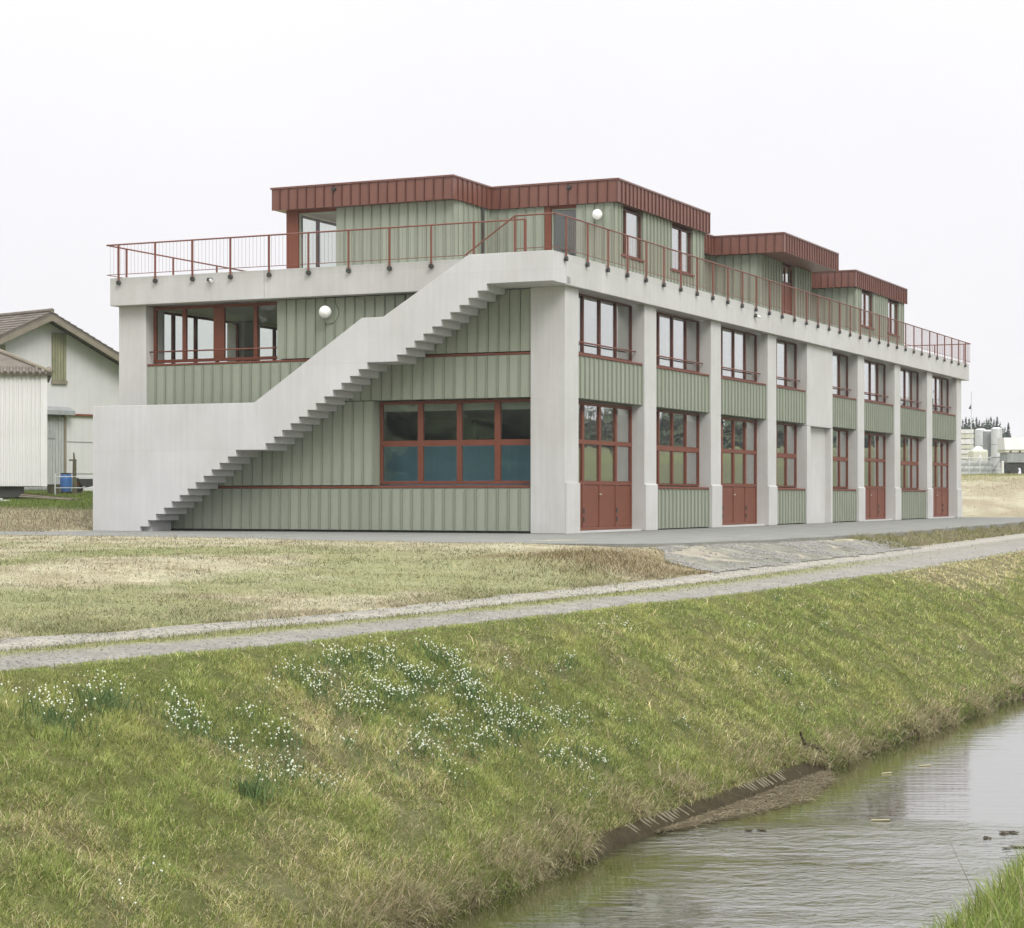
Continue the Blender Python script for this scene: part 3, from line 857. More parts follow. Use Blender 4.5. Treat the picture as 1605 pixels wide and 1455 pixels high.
# ---- railings on the terrace
def railing(name, pts_top, post_pts, outward, zb=7.37, zt_=8.23, bal=True, disc=True):
    """pts_top: polyline of the rail (x,y); outward: unit vector the posts stand proud by"""
    mb = MB()
    for a, b_ in zip(pts_top[:-1], pts_top[1:]):
        mb.tube((a[0], a[1], zt_), (b_[0], b_[1], zt_), 0.023, 8)
        mb.tube((a[0], a[1], zb), (b_[0], b_[1], zb), 0.011, 6)
    r = mb.build(name, M['redrail'], B, smooth=False)
    for p in post_pts:
        q = MB().box(p[0] - 0.022, p[1] - 0.022, 7.10 if disc else 6.99, p[0] + 0.022, p[1] + 0.022, zt_)
        po = q.build('post', M['redrail'], r)
        if disc:
            dx, dy = outward
            MB().tube((p[0] - dx * 0.03, p[1] - dy * 0.03, 7.13), (p[0] + dx * 0.035, p[1] + dy * 0.035, 7.13), 0.068, 10).build('fixing_disc', M['dark'], r)
    if bal:
        mb = MB()
        for a, b_ in zip(pts_top[:-1], pts_top[1:]):
            L = math.hypot(b_[0] - a[0], b_[1] - a[1]); n = int(L / 0.12)
            for i in range(1, n):
                t = i / n; x = a[0] + (b_[0] - a[0]) * t; y = a[1] + (b_[1] - a[1]) * t
                mb.tube((x, y, zb), (x, y, zt_), 0.0042, 4, caps=False)
        o = mb.build('baluster', M['redrail'], r); o['kind'] = 'stuff'
    return r
railing('railing', [(-0.36, 14.26), (-0.36, 1.0)], [(-0.36, 13.85 - 1.263 * k) for k in range(10)], (-1, 0))
railing('railing', [(-0.3, -0.205), (48.1, -0.205)], [(1.03 + 1.4375 * k - 1.4375, -0.205) for k in range(34)], (0, -1))
railing('railing', [(-0.36, 14.26), (48.1, 14.26)], [(0.6 + 2.4 * k, 14.26) for k in range(20)], (0, 1), bal=False)
railing('railing', [(48.1, 14.26), (48.1, 9.6)], [(48.1, 13.8), (48.1, 12.0), (48.1, 9.8)], (1, 0))
railing('railing', [(48.1, 6.2), (48.1, -0.205)], [(48.1, 5.9), (48.1, 4.5), (48.1, 3.0), (48.1, 1.5), (48.1, 0.1)], (1, 0))
mb = MB().tube((48.1, 6.2, 8.23), (48.1, 8.4, 7.3), 0.023, 8)
mb.build('handrail', M['redrail'], B)
mb = MB().tube((-1.12, -0.205, 8.22), (-1.12, 0.93, 8.22), 0.023, 8).tube((-1.12, 0.93, 8.22), (-1.12, 2.35, 7.28), 0.023, 8).tube((-1.12, -0.205, 8.22), (-0.3, -0.205, 8.23), 0.023, 8)
mb.tube((-1.12, -0.205, 7.37), (-1.12, 0.93, 7.37), 0.011, 6).tube((-1.12, -0.205, 7.37), (-0.3, -0.205, 7.37), 0.011, 6)
hr = mb.build('handrail', M['redrail'], B)
MB().box(-1.142, 0.908, 7.275, -1.098, 0.952, 8.22).build('post', M['redrail'], hr)
MB().box(-0.40, 0.95, 6.99, -0.34, 1.01, 8.23).build('post', M['redrail'], hr)

# ---- rooftop storey
ZS, ZR = 9.74, 10.40
roof = [(4.67, 11.8), (4.67, 5.6), (7.28, 5.6), (7.28, 1.44), (15.45, 1.44), (15.45, 3.3), (21.25, 3.3), (21.25, 0.66), (28.25, 0.66), (28.25, 3.3), (34.1, 3.3), (34.1, 1.55), (42.8, 1.55), (42.8, 11.8)]
def offset_poly(poly, d):
    out = []
    k = len(poly)
    for i in range(k):
        p0, p1, p2 = Vector(poly[i - 1]), Vector(poly[i]), Vector(poly[(i + 1) % k])
        e1 = (p1 - p0).normalized(); e2 = (p2 - p1).normalized()
        n1 = Vector((e1.y, -e1.x)); n2 = Vector((e2.y, -e2.x))
        out.append(tuple(p1 + n1 * d + n2 * d))
    return out
rf = MB().prism(offset_poly(roof, -0.02), ZS, ZR - 0.03).build('roof', M['redmetal'], B)
MB().prism(offset_poly(roof, 0.035), ZR - 0.028, ZR + 0.025).build('roof_edge', M['redmetal'], rf)
_fp = {}
def panel_mesh(wd, h):
    k = (round(wd, 3), round(h, 3))
    if k not in _fp:
        poly = [(0.002, 0.018), (0.002, 0.0), (wd - 0.03, 0.0), (wd - 0.03, -0.036), (wd - 0.006, -0.036), (wd - 0.006, 0.018)]
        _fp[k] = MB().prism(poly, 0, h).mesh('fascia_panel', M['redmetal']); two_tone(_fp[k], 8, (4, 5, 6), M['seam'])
    return _fp[k]
for i in range(len(roof)):
    p, q = roof[i], roof[(i + 1) % len(roof)]
    d = Vector((q[0] - p[0], q[1] - p[1])); L = d.length; a = math.atan2(d.y, d.x)
    n = max(1, round(L / 0.315)); wd = L / n
    h = ZR - 0.032 - (ZS - 0.012)
    if i in (0, 1, 2, 3):
        me = panel_mesh(wd, h)
        for k in range(n):
            c = Vector(p) + d.normalized() * (k * wd)
            inst('fascia_panel', me, rf, (c.x, c.y, ZS - 0.012), a)
    elif i < 12:
        mb = MB(); dn = d.normalized(); on = Vector((dn.y, -dn.x))
        for k in range(n):
            poly = [(0.002, 0.018), (0.002, 0.0), (wd - 0.03, 0.0), (wd - 0.03, -0.036), (wd - 0.006, -0.036), (wd - 0.006, 0.018)]
            pts = []
            for u, v_ in poly:
                c = Vector(p) + dn * (k * wd + u) - on * v_
                pts.append((c.x, c.y))
            mb.prism(pts, ZS - 0.012, ZR - 0.032)
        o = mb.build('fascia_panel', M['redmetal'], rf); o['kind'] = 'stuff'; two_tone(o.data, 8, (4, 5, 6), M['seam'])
ZF = 6.985
# block A (set back, left): boards, glazed corner with red post
clad('L', 5.0, -9.70, -5.70, ZF, ZS - 0.005, 0.2)
clad('R', 5.70, 5.2, 7.55, ZF, ZS - 0.005, 0.2)
MB().tube((6.72, 5.60, ZF), (6.72, 5.60, ZS - 0.02), 0.045, 8).build('downpipe', M['dark'], B)
MB().box(4.98, 11.06, ZF, 5.30, 11.47, ZS - 0.005).build('corner_post', M['red'], B, bevel=0.01)
window('L', 5.0, 0.06, -11.055, -9.705, ZF, ZS - 0.09, (), (), gl='clear_glass', j=0.05, fm='board')
MB().box(-11.055, 0.03, ZS - 0.088, -9.705, 0.2, ZS - 0.005).build('window_head', M['red'], B, *facade('L', 5.0))
window('B', 11.45, 0.04, -9.5, -5.32, ZF, ZS - 0.05, mull(-9.5, -5.32, 3), (), gl='clear_glass')
MB().box(11.0, 5.9, ZF, 11.2, 11.4, ZS - 0.004).build('interior_wall', M['interior'], B)
# block B (front left): door, lamp, windows on the long side
clad('L', 7.4, -5.68, -3.86, ZF, ZS - 0.005, 0.2)
clad('L', 7.4, -2.82, -1.62, ZF, ZS - 0.005, 0.2)
MB().box(-3.855, -0.03, ZF, -3.66, 0.2, ZS - 0.005).build('door_jamb', M['red'], B, *facade('L', 7.4))
window('L', 7.4, 0.05, -3.655, -2.825, ZF, ZS - 0.10, (), (), gl='glass', j=0.045, name='door', fm='board')
MB().box(-3.655, 0.02, ZS - 0.098, -2.825, 0.2, ZS - 0.005).build('window_head', M['red'], B, *facade('L', 7.4))
clad('R', 1.6, 7.42, 7.93, ZF, ZS - 0.005, 0.3)
clad('R', 1.6, 7.94, 9.72, ZF, 8.17, 0.3)
window('R', 1.6, 0.05, 7.95, 9.71, 8.25, ZS - 0.1, [(8.42, 8.50)], (), (7.86, 9.74, 8.175, -0.07), j=0.045, fm='frame')
clad('R', 1.6, 9.73, 12.14, ZF, ZS - 0.005, 0.3)
clad('R', 1.6, 12.15, 14.22, ZF, 8.17, 0.3)
window('R', 1.6, 0.05, 12.16, 14.21, 8.25, ZS - 0.1, [(13.25, 13.34)], (), (12.08, 14.26, 8.175, -0.07), j=0.045, fm='frame')
clad('R', 1.6, 14.23, 15.2, ZF, ZS - 0.005, 0.3)
clad('E', 15.22, 1.62, 3.5, ZF, ZS - 0.005, 0.2, False)
MB().box(10.6, 1.95, ZF, 10.8, 5.6, ZS - 0.004).build('interior_wall', M['interior'], B)
MB().box(7.7, 4.6, ZF, 15.0, 4.8, ZS - 0.004).build('interior_wall', M['interior'], B)
# the spine between the projecting blocks
clad('R', 3.62, 15.25, 21.6, ZF, ZS - 0.005, 0.2, False)
clad('R', 3.62, 27.9, 34.5, ZF, ZS - 0.005, 0.2, False)
# block C with its canopy and red door
clad('L', 21.62, -3.6, -1.72, ZF, ZS - 0.005, 0.2, False)
clad('R', 1.7, 21.64, 24.26, ZF, ZS - 0.005, 0.25, False)
clad('R', 1.7, 25.97, 28.0, ZF, ZS - 0.005, 0.25, False)
clad('E', 28.02, 1.72, 3.6, ZF, ZS - 0.005, 0.2, False)
dc = MB(); bars(dc, 0.1, 0.18, 24.27, 25.96, ZF, ZS - 0.06, [(25.05, 25.13)], [(9.0, 9.07)])
dco = dc.build('door', M['red'], B, (0, 1.7, 0))
MB().box(24.34, 0.13, ZF + 0.08, 25.045, 0.16, 8.99).build('door_leaf', M['red'], dco)
MB().box(25.135, 0.13, ZF + 0.08, 25.88, 0.16, 8.99).build('door_leaf', M['red'], dco)
MB().box(24.34, 0.13, 9.075, 25.045, 0.15, ZS - 0.135).build('pane', M['glass'], dco)
MB().box(25.135, 0.13, 9.075, 25.88, 0.15, ZS - 0.135).build('pane', M['glass'], dco)
# block D
clad('L', 34.5, -3.6, -1.67, ZF, ZS - 0.005, 0.2, False)
clad('R', 1.65, 34.52, 35.2, ZF, ZS - 0.005, 0.3, False)
clad('R', 1.65, 35.21, 37.28, ZF, 8.15, 0.3, False)
window('R', 1.65, 0.05, 35.22, 37.27, 8.22, ZS - 0.1, [(36.2, 36.28)], (), (35.14, 37.3, 8.155, -0.07), j=0.045, fm='frame')
clad('R', 1.65, 37.29, 39.6, ZF, ZS - 0.005, 0.3, False)
clad('R', 1.65, 39.61, 41.7, ZF, 8.15, 0.3, False)
window('R', 1.65, 0.05, 39.62, 41.69, 8.22, ZS - 0.1, [(40.6, 40.68)], (), (39.55, 41.75, 8.155, -0.07), j=0.045, fm='frame')
clad('R', 1.65, 41.71, 42.5, ZF, ZS - 0.005, 0.3, False)
MB().box(42.3, 1.95, ZF, 42.5, 11.4, ZS - 0.004).build('end_wall', M['backing'], B)
MB().box(11.3, 11.3, ZF, 42.3, 11.5, ZS - 0.004).build('back_wall', M['backing'], B)
MB().box(15.2, 5.0, ZF, 42.2, 5.2, ZS - 0.004).build('interior_wall', M['interior'], B)
# small fittings on the fascia
for c in ((4.64, 9.6, 10.24), (7.25, 3.0, 10.24)):
    MB().box(c[0] - 0.05, c[1] - 0.07, c[2] - 0.04, c[0] + 0.02, c[1] + 0.07, c[2] + 0.04).build('fascia_bracket', M['dark'], rf)

# ------------------------------------------------------------------ things fixed to the building
def W2(lx, ly, z): return Vector(loc2w(lx, ly, z))
def globe_lamp(lx, ly, z, r, label, plate):
    o = empty('wall_lamp', W2(lx, ly, z), ANG)
    tag(o, label, 'lamp')
    if plate: MB().tube((0.0, 0, 0), (-0.035, 0, 0), plate, 24).build('back_plate', M['backing'], o)
    MB().tube((0.0, 0, 0), (-0.10, 0, 0), 0.06, 12).build('socket', M['white_paint'], o)
    MB().sphere((-0.10 - r * 0.8, 0, 0), r, nu=24, nv=14).build('globe', M['opal'], o, smooth=True)
globe_lamp(0.078, 7.12, 6.05, 0.175, 'white globe wall lamp on a round plate beside the stair parapet', 0.30)
globe_lamp(7.378, 2.05, 9.36, 0.155, 'white globe wall lamp on the rooftop storey beside the glazed door', None)
def camera_thing(lx, ly, z, rz, label):
    o = empty('security_camera', W2(lx, ly, z), ANG + rz)
    tag(o, label, 'camera')
    MB().box(-0.03, -0.05, -0.05, 0.03, 0.0, 0.05).build('bracket', M['dark'], o)
    MB().tube((0.0, -0.06, -0.01), (0.10, -0.16, -0.05), 0.045, 10).build('housing', M['white_paint'], o, smooth=False)
    MB().tube((-0.02, -0.05, 0.0), (-0.10, -0.07, 0.02), 0.05, 10).build('sensor', M['dark'], o)
camera_thing(-0.3, 10.72, 7.08, R(-90), 'small white and black camera on the short parapet between railing posts')
camera_thing(15.4, -0.15, 6.93, 0, 'small pale camera bracket on the long parapet below the railing')

# ------------------------------------------------------------------ farm buildings on the left
def gz(x, y):
    s = x * RV[0] + y * RV[1]; n = x * RV[1] - y * RV[0]
    return float(zt(np.array([s]), np.array([n]))[0])
# barn: origin under the gable apex, local x along the gable, local -y out of the gable wall (towards us)
bx, by = -19.17, 85.0
BA = math.atan2(0.75, 0.66)
barn = empty('barn', (bx, by, 0), BA)
tag(barn, 'white rendered gabled barn with a weathered tile roof and olive slatted strips', 'barn')
apex, eave_dx, ev = 8.74, 7.6, 0.445
gw = 0.75
wall_top = lambda x: apex - 0.28 - ev * abs(x)
MB().prism([(-6.9, 0.6), (6.9, 0.6), (6.9, wall_top(6.9)), (0, wall_top(0)), (-6.9, wall_top(6.9))], gw, 16.0, 'y').build('wall', M['render'], barn)
for sgn in (-1, 1):
    p = [(0, apex - 0.20), (0, apex - 0.06), (sgn * eave_dx, apex - 0.06 - ev * eave_dx), (sgn * eave_dx, apex - 0.20 - ev * eave_dx)]
    ro = MB().prism(p, 0.06, 17.0, 'y').build('roof', M['tile'], barn)
    # rows of tiles, each row a strip lapped over the one below; the verge row of tiles one by one
    nrow = 24; L = math.hypot(eave_dx, ev * eave_dx); dxr = eave_dx / nrow
    mb = MB()
    for k in range(nrow):
        x0, x1 = sgn * k * dxr, sgn * (k + 1) * dxr
        z0, z1 = apex - 0.055 - ev * abs(x0), apex - 0.055 - ev * abs(x1)
        for j in range(28):
            y0 = 0.02 + j * 0.6
            h = 0.045 + 0.02 * random.random()
            mb.prism([(x0, z0), (x0, z0 + 0.012), (x1, z1 + h), (x1, z1)], y0 + 0.01, y0 + 0.58, 'y')
    o = mb.build('tile', M['tile'], ro); o['kind'] = 'stuff'
    MB().prism([(0, apex - 0.42), (0, apex - 0.20), (sgn * eave_dx, apex - 0.20 - ev * eave_dx), (sgn * eave_dx, apex - 0.42 - ev * eave_dx)], 0.0, 0.05, 'y').build('verge_board', M['timber'], ro)
for x in (-4.6, 0.0, 4.6):
    zz = wall_top(x) - 0.02
    MB().box(x - 0.1, 0.06, zz - 0.16, x + 0.1, gw - 0.003, zz + 0.1).build('purlin', M['white_paint'] if x else M['timber'], barn)
MB().tube((0, 0.0, apex + 0.0), (0, 17.0, apex + 0.0), 0.1, 8).build('ridge_cap', M['tile'], barn)
def slats(x0, x1, z0, z1):
    p = MB().box(x0, gw - 0.05, z0, x1, gw - 0.002, z1).build('slat_panel', M['shutter'], barn)
    n = int((x1 - x0) / 0.14)
    for i in range(n):
        MB().box(x0 + i * 0.14, gw - 0.075, z0 + 0.15, x0 + i * 0.14 + 0.11, gw - 0.052, z1 - 0.02).build('slat', M['shutter'], p)
    MB().box(x0 - 0.03, gw - 0.10, z0 - 0.02, x1 + 0.03, gw - 0.03, z0 + 0.14).build('sill', M['timber'], p)
slats(0.5, 1.22, 5.75, wall_top(1.22) - 0.02)
slats(-2.7, -1.82, 5.3, wall_top(2.7) - 0.02)
# sliding door on a rail with its canopy
dr = MB().box(-2.4, gw - 0.14, 1.25, 1.02, gw - 0.06, 4.35).build('sliding_door', M['door_grey'], barn)
for i in range(24):
    MB().box(-2.39 + i * 0.142, gw - 0.165, 1.3, -2.39 + i * 0.142 + 0.125, gw - 0.142, 4.3).build('board', M['door_grey'], dr)
MB().box(-0.9, gw - 0.19, 3.42, 0.58, gw - 0.168, 3.75).build('pane', M['grey'], dr)
MB().box(1.03, gw - 0.16, 1.2, 1.15, gw - 0.02, 4.42).build('door_post', M['timber'], barn)
MB().prism([(gw - 0.5, 4.42), (gw - 0.003, 4.55), (gw - 0.003, 4.78), (gw - 0.5, 4.6)], -2.6, 1.35, 'x').build('canopy', M['grey'], barn)
MB().box(1.36, gw - 0.12, 4.42, 4.6, gw - 0.003, 4.5).build('door_rail', M['red'], barn)
for z in (3.3, 1.95, 1.72): MB().box(1.2, gw - 0.02, z, 6.8, gw - 0.004, z + 0.025).build('wall_joint', M['grey'], barn)

# corrugated shed in front of the barn
SA = R(14)
sx, sy = -16.42, 72.0
sg = 1.05
shed = empty('shed', (sx, sy, 0), SA)
tag(shed, 'white corrugated shed on skids with a low tiled roof before the barn', 'shed')
zb, ztp = 1.34, 5.28
MB().box(-9.0, 0.03, zb, -0.03, 4.5, ztp).build('wall', M['white_sheet'], shed)
mbp = MB()
nrib = 58
me = MB().prism([(0.0, 0.028), (0.02, 0.0), (0.085, 0.0), (0.105, 0.028)], 0, ztp - zb - 0.02).mesh('sheet_rib', M['white_sheet'])
for i in range(nrib):
    inst('sheet_rib', me, shed, (-0.25 - i * 0.15, -0.0, zb + 0.01))
MB().box(-0.22, -0.02, zb, 0.0, 0.02, ztp).build('corner_trim', M['white_sheet'], shed)
MB().box(-8.8, 0.2, sg - 0.1, -0.8, 0.45, zb - 0.002).build('skid', M['dark'], shed)
MB().box(-8.8, 4.0, sg - 0.1, -0.8, 4.25, zb - 0.002).build('skid', M['dark'], shed)
mb = MB()
ez, rz_, ov = ztp - 0.02, ztp + 1.25, 0.16
v = [(-9.3, -ov, ez), (ov, -ov, ez), (ov, 4.7, ez), (-9.3, 4.7, ez), (-9.3, 2.25, rz_), (-2.6, 2.25, rz_)]
mb.v = v + [(a, b_, c + 0.07) for a, b_, c in v]
mb.f = [(0, 1, 5, 4), (1, 2, 5), (2, 3, 4, 5), (6, 7, 11, 10), (7, 8, 11), (8, 9, 10, 11), (0, 1, 7, 6), (1, 2, 8, 7), (2, 3, 9, 8), (0, 4, 10, 6), (4, 3, 9, 10)]
sr = mb.build('roof', M['tile'], shed)
for k in range(42):
    x = ov - 0.1 - k * 0.215
    if x < -8.6: break
    MB().tube((x, -ov - 0.03, ez + 0.06), (x, 0.25, ez + 0.06 + 0.41 * (rz_ - ez) / 2.41), 0.075, 6).build('tile', M['tile'], sr)
MB().tube((ov, -ov, ez + 0.1), (-2.6, 2.25, rz_ + 0.1), 0.085, 8).build('hip_tile', M['timber'], sr)

# bits and pieces in the yard between the sheds
def thing(name, x, y, rz, label, cat, group=None, z=None):
    o = empty(name, (x, y, gz(x, y) if z is None else z), rz)
    return tag(o, label, cat, group)
def at(px_, Y): return (px_ - 802.5) / 3194.0 * Y
Yb = 78.0
o = thing('barrel', at(103.5, Yb), Yb, 0, 'blue plastic barrel with a dark lid beside the mossy post', 'barrel')
MB().tube((0, 0, 0.12), (0, 0, 0.3), 0.2, 16, 0.235).tube((0, 0, 0.3), (0, 0, 0.62), 0.235, 16).tube((0, 0, 0.62), (0, 0, 0.78), 0.235, 16, 0.2).build('drum', M['barrel'], o, smooth=False)
MB().tube((0, 0, 0.785), (0, 0, 0.83), 0.21, 16).build('lid', M['dark'], o)
MB().box(-0.25, -0.2, -0.05, 0.25, 0.2, 0.118).build('stand', M['root'], o)
o = thing('post', at(116.5, 77.5), 77.5, 0.2, 'mossy timber post with a short crossbar standing by the barn door', 'post')
MB().tube((0, 0, -0.2), (0.01, 0, 1.3), 0.085, 8, 0.07).tube((0, 0, 1.28), (-0.02, 0, 1.62), 0.05, 6, 0.03).build('stake', M['post'], o)
MB().box(-0.2, -0.04, 1.30, 0.08, 0.04, 1.36).build('crossbar', M['post'], o)
o = thing('canister', at(125, 79), 79, 0, 'faded orange canister standing on the ground right of the mossy post', 'canister')
MB().box(-0.12, -0.1, 0.0, 0.12, 0.1, 0.5).tube((0.0, 0, 0.5), (0.0, 0, 0.58), 0.05, 8).build('body', M['orange'], o, bevel=0.03)
MB().box(-0.11, -0.012, 0.56, -0.04, 0.012, 0.62).build('handle', M['dark'], o)
o = thing('wheelbarrow', at(140, 79), 79, 0.5, 'dark wheelbarrow half hidden by the end of the concrete stair wall', 'wheelbarrow')
MB().prism([(-0.35, 0.3), (0.25, 0.3), (0.4, 0.58), (-0.5, 0.58)], -0.22, 0.22, 'y').build('tray', M['dark'], o)
MB().tube((-0.45, -0.03, 0.16), (-0.45, 0.03, 0.16), 0.16, 12).build('wheel', M['dark'], o)
MB().tube((-0.45, 0.1, 0.18), (0.75, 0.22, 0.5), 0.02, 6).build('handle', M['dark'], o)
MB().tube((-0.45, -0.1, 0.18), (0.75, -0.22, 0.5), 0.02, 6).build('handle', M['dark'], o)
o = thing('board_pile', at(40, 70.2), 70.2, R(8), 'pile of white boards lying on the grass under the corrugated shed', 'boards')
for k in range(3):
    MB().box(-3.0 - 0.1 * k, -0.25, 0.02 + k * 0.06, -0.55 - 0.25 * k, 0.3, 0.07 + k * 0.06).build('plank', M['white_paint'], o)
o = thing('pole_pile', at(70, 71), 71, R(-4), 'loose dark poles lying in the grass below the shed corner', 'poles')
for k in range(4):
    MB().tube((-0.9, 0.1 * k, 0.16 + 0.03 * k), (1.0 + 0.1 * k, -0.2 + 0.12 * k, 0.05), 0.03, 6).build('pole', M['root'] if k % 2 else M['timber'], o)
o = thing('tub', at(84, 77.5), 77.5, 0, 'dark green tub on the ground left of the blue barrel', 'tub')
MB().tube((0, 0, -0.05), (0, 0, 0.38), 0.2, 14, 0.26).build('bowl', M['post'], o)
MB().tube((0, 0, 0.385), (0, 0, 0.41), 0.28, 14).build('rim', M['dark'], o)
# wire fence in front of the barn
o = thing('wire_fence', at(78, 76.6), 76.6, 0, 'thin pale wire fence stretched in front of the barn door', 'fence')
for k, z in enumerate((0.3, 0.72)):
    MB().tube((0.2, 0, z), (3.6, 0, z + 0.01), 0.013, 4).build('wire', M['steel'], o)
for x in (0.2, 1.9, 3.6): MB().tube((x, 0, -0.2), (x, 0, 0.85), 0.025, 6).build('fence_post', M['steel'], o)

# ------------------------------------------------------------------ builders' yard beyond the right end
Yr = 150.0
def th(name, px_, Y, rz, label, cat, group=None): return thing(name, at(px_, Y), Y, rz, label, cat, group)
o = th('timber_stack', 1506, 152, R(-6), 'tall pale stack of board bundles close to the building end', 'timber stack')
zz = 0.0
for k in range(9):
    h = 0.36 if k % 3 else 0.42
    MB().box(-3, -0.8, zz + 0.05, 0.82 + 0.06 * random.random(), 0.8, zz + h).build('bundle', M['cream'] if k % 2 else M['white_paint'], o)
    MB().box(0.3, -0.78, zz - 0.01, 0.45, 0.78, zz + 0.048).build('batten', M['timber'], o)
    zz += h
o = th('flag_pole', 1522.5, 150.5, 0, 'thin grey pole with a small dark pennant above the tree line', 'flag pole')
MB().tube((0, 0, -0.2), (0, 0, 6.2), 0.05, 6, 0.03).build('pole', M['steel'], o)
MB().prism([(0, 4.9), (0, 5.3), (-0.22, 4.95)], -0.02, 0.02, 'y').build('pennant', M['dark'], o)
for i, (p, Y, r_, ztop, lab) in enumerate([(1537, 160, 0.46, 672, 'pale grey upright tank left of the other two'), (1549, 158, 0.42, 674, 'narrow darker upright tank in the middle of the three'), (1562, 157, 0.42, 670, 'light steel upright tank nearest the long trailer')]):
    o = th('tank', p, Y, 0, lab, 'tank', 'upright tanks in the yard')
    g0 = o.location.z; H = 0.967 + (779 - ztop) * Y / 3194.0 - g0
    MB().tube((0, 0, 0), (0, 0, H - 0.12), r_, 20).build('shell', M['steel'] if i != 1 else M['grey'], o, smooth=False)
    MB().tube((0, 0, H - 0.118), (0, 0, H), r_ * 1.02, 20, r_ * 0.6).build('lid', M['steel'], o)
    for z in (0.4, 1.4, 2.4): MB().tube((0, 0, z), (0, 0, z + 0.06), r_ * 1.02, 20, caps=False).build('hoop', M['grey'], o)
o = th('bulk_bag', 1533, 149, 0.1, 'lumpy white bulk bag standing before the upright tanks', 'bag')
MB().sphere((0, 0, 1.1), 0.62, 0.55, 1.1, 12, 8).build('sack', M['white_paint'], o, smooth=True)
MB().box(-0.62, -0.5, 0.0, 0.62, 0.5, 1.9).build('body', M['cream'], o, bevel=0.15)
for k in range(4):
    p0 = 1502 + k * 17
    o = th('fence_panel', p0 + 8.5, 142 + 0.7 * k, R(-4), ['steel site fence panel touching the building end', 'second steel fence panel from the building end', 'third steel fence panel from the building, before the tanks', 'fourth steel fence panel, next to the white post'][k], 'fence panel', 'steel fence panels along the yard')
    f_ = MB()
    for z in (0.06, 0.65, 1.32): f_.tube((-0.37, 0, z), (0.37, 0, z), 0.028, 6)
    for x in (-0.37, 0.37): f_.tube((x, 0, -0.05), (x, 0, 1.4), 0.03, 6)
    f_.build('frame', M['steel'], o)
    br = MB()
    for x in np.linspace(-0.3, 0.3, 9): br.tube((x, 0.0, 0.06), (x, 0.0, 1.32), 0.012, 4, caps=False)
    b2 = br.build('bar', M['steel'], o); b2['kind'] = 'stuff'
    MB().tube((-0.36, -0.03, 0.1), (0.36, -0.03, 1.28), 0.02, 6).build('brace', M['grey'], o)
o = th('sheet_stack', 1528, 146, 0, 'low grey stack of sheets lying behind the steel fence panels', 'sheets')
for k in range(5): MB().box(-1.5, -0.4, 0.05 + 0.2 * k, 1.5 - 0.1 * k, 0.4, 0.22 + 0.2 * k).build('sheet', M['grey'] if k % 2 else M['steel'], o)
o = th('marker_post', 1571.5, 141, 0, 'short white post at the yard edge next to the trailer', 'post')
MB().tube((0, 0, -0.1), (0, 0, 0.95), 0.09, 8).build('shaft', M['white_paint'], o)
MB().tube((0, 0, 0.953), (0, 0, 1.0), 0.1, 8, 0.04).build('cap', M['white_paint'], o)
o = th('trailer', 1596, 143, R(3), 'long grey trailer with a pale canopy at the right edge of the picture', 'trailer')
MB().box(-1.05, -0.9, 0.85, 4.5, 0.9, 1.55).build('body', M['grey'], o, bevel=0.03)
MB().box(-1.0, -0.8, 0.5, 4.4, 0.8, 0.83).build('chassis', M['dark'], o)
for x in (-0.5, 0.3, 2.6, 3.4): MB().tube((x, -0.82, 0.3), (x, -0.6, 0.3), 0.3, 14).build('wheel', M['dark'], o)
MB().prism([(-1.0, 1.75), (1.0, 1.75), (0.8, 2.6), (-0.8, 2.6)], -1.25, 4.6, 'x').build('canopy', M['white_paint'], o)
MB().box(-1.2, -0.95, 1.56, 4.5, 0.95, 1.74).build('board_side', M['cream'], o)
for x in (-0.9, -0.25, 0.35): MB().box(x, -0.975, 1.58, x + 0.14, -0.953, 1.68).build('lamp', M['dark'], o)

# ------------------------------------------------------------------ trees
def conifer_data(h, seed, whorls=34, per=12):
    r = random.Random(seed); vv = []; ff = []
    for k in range(whorls):
        for j in range(per):
            t = r.random() ** 1.25; z = h * (0.06 + 0.92 * t)
            rad = h * 0.19 * (1 - t) ** 0.85 * r.uniform(0.75, 1.2) + 0.05
            a = 2 * math.pi * (j + r.random()) / per
            L = rad * r.uniform(0.6, 1.15); dz = -L * r.uniform(0.45, 1.0); wd = L * 0.42 + 0.08
            ca, sa = math.cos(a), math.sin(a)
            b_ = len(vv)
            vv += [(0, 0, z), (ca * L * 0.55 - sa * wd, sa * L * 0.55 + ca * wd, z + dz * 0.5), (ca * L, sa * L, z + dz), (ca * L * 0.55 + sa * wd, sa * L * 0.55 - ca * wd, z + dz * 0.5), (ca * L * 0.5, sa * L * 0.5, z + dz * 0.3 + 0.12 * L)]
            ff += [(b_, b_ + 1, b_ + 4), (b_ + 4, b_ + 1, b_ + 2), (b_ + 4, b_ + 2, b_ + 3), (b_, b_ + 4, b_ + 3)]
    return vv, ff
cmeshes = []
for k in range(4):
    vv, ff = conifer_data(10.0, 30 + k)
    mb = MB(); mb.v, mb.f = vv, ff
    cmeshes.append(mb.mesh('crown', M['conifer']))
tm = MB().tube((0, 0, -0.3), (0, 0, 9.6), 0.16, 7, 0.02).mesh('trunk', M['bark'])
spots = [(1509, 655, 300), (1514, 651, 305), (1519, 653, 296), (1525, 653, 300), (1530.5, 651, 310), (1535, 656, 300), (1539.5, 659, 305), (1546.5, 652, 300), (1553, 650, 297), (1558, 655, 304), (1563, 650, 300), (1567.5, 659, 296), (1572, 668, 303), (1575, 667, 310), (1580.5, 660, 300), (1542.5, 657, 312), (1550, 654, 309)]
ORD = 'nearest second third fourth fifth sixth seventh eighth ninth tenth eleventh twelfth thirteenth fourteenth fifteenth sixteenth last'.split()
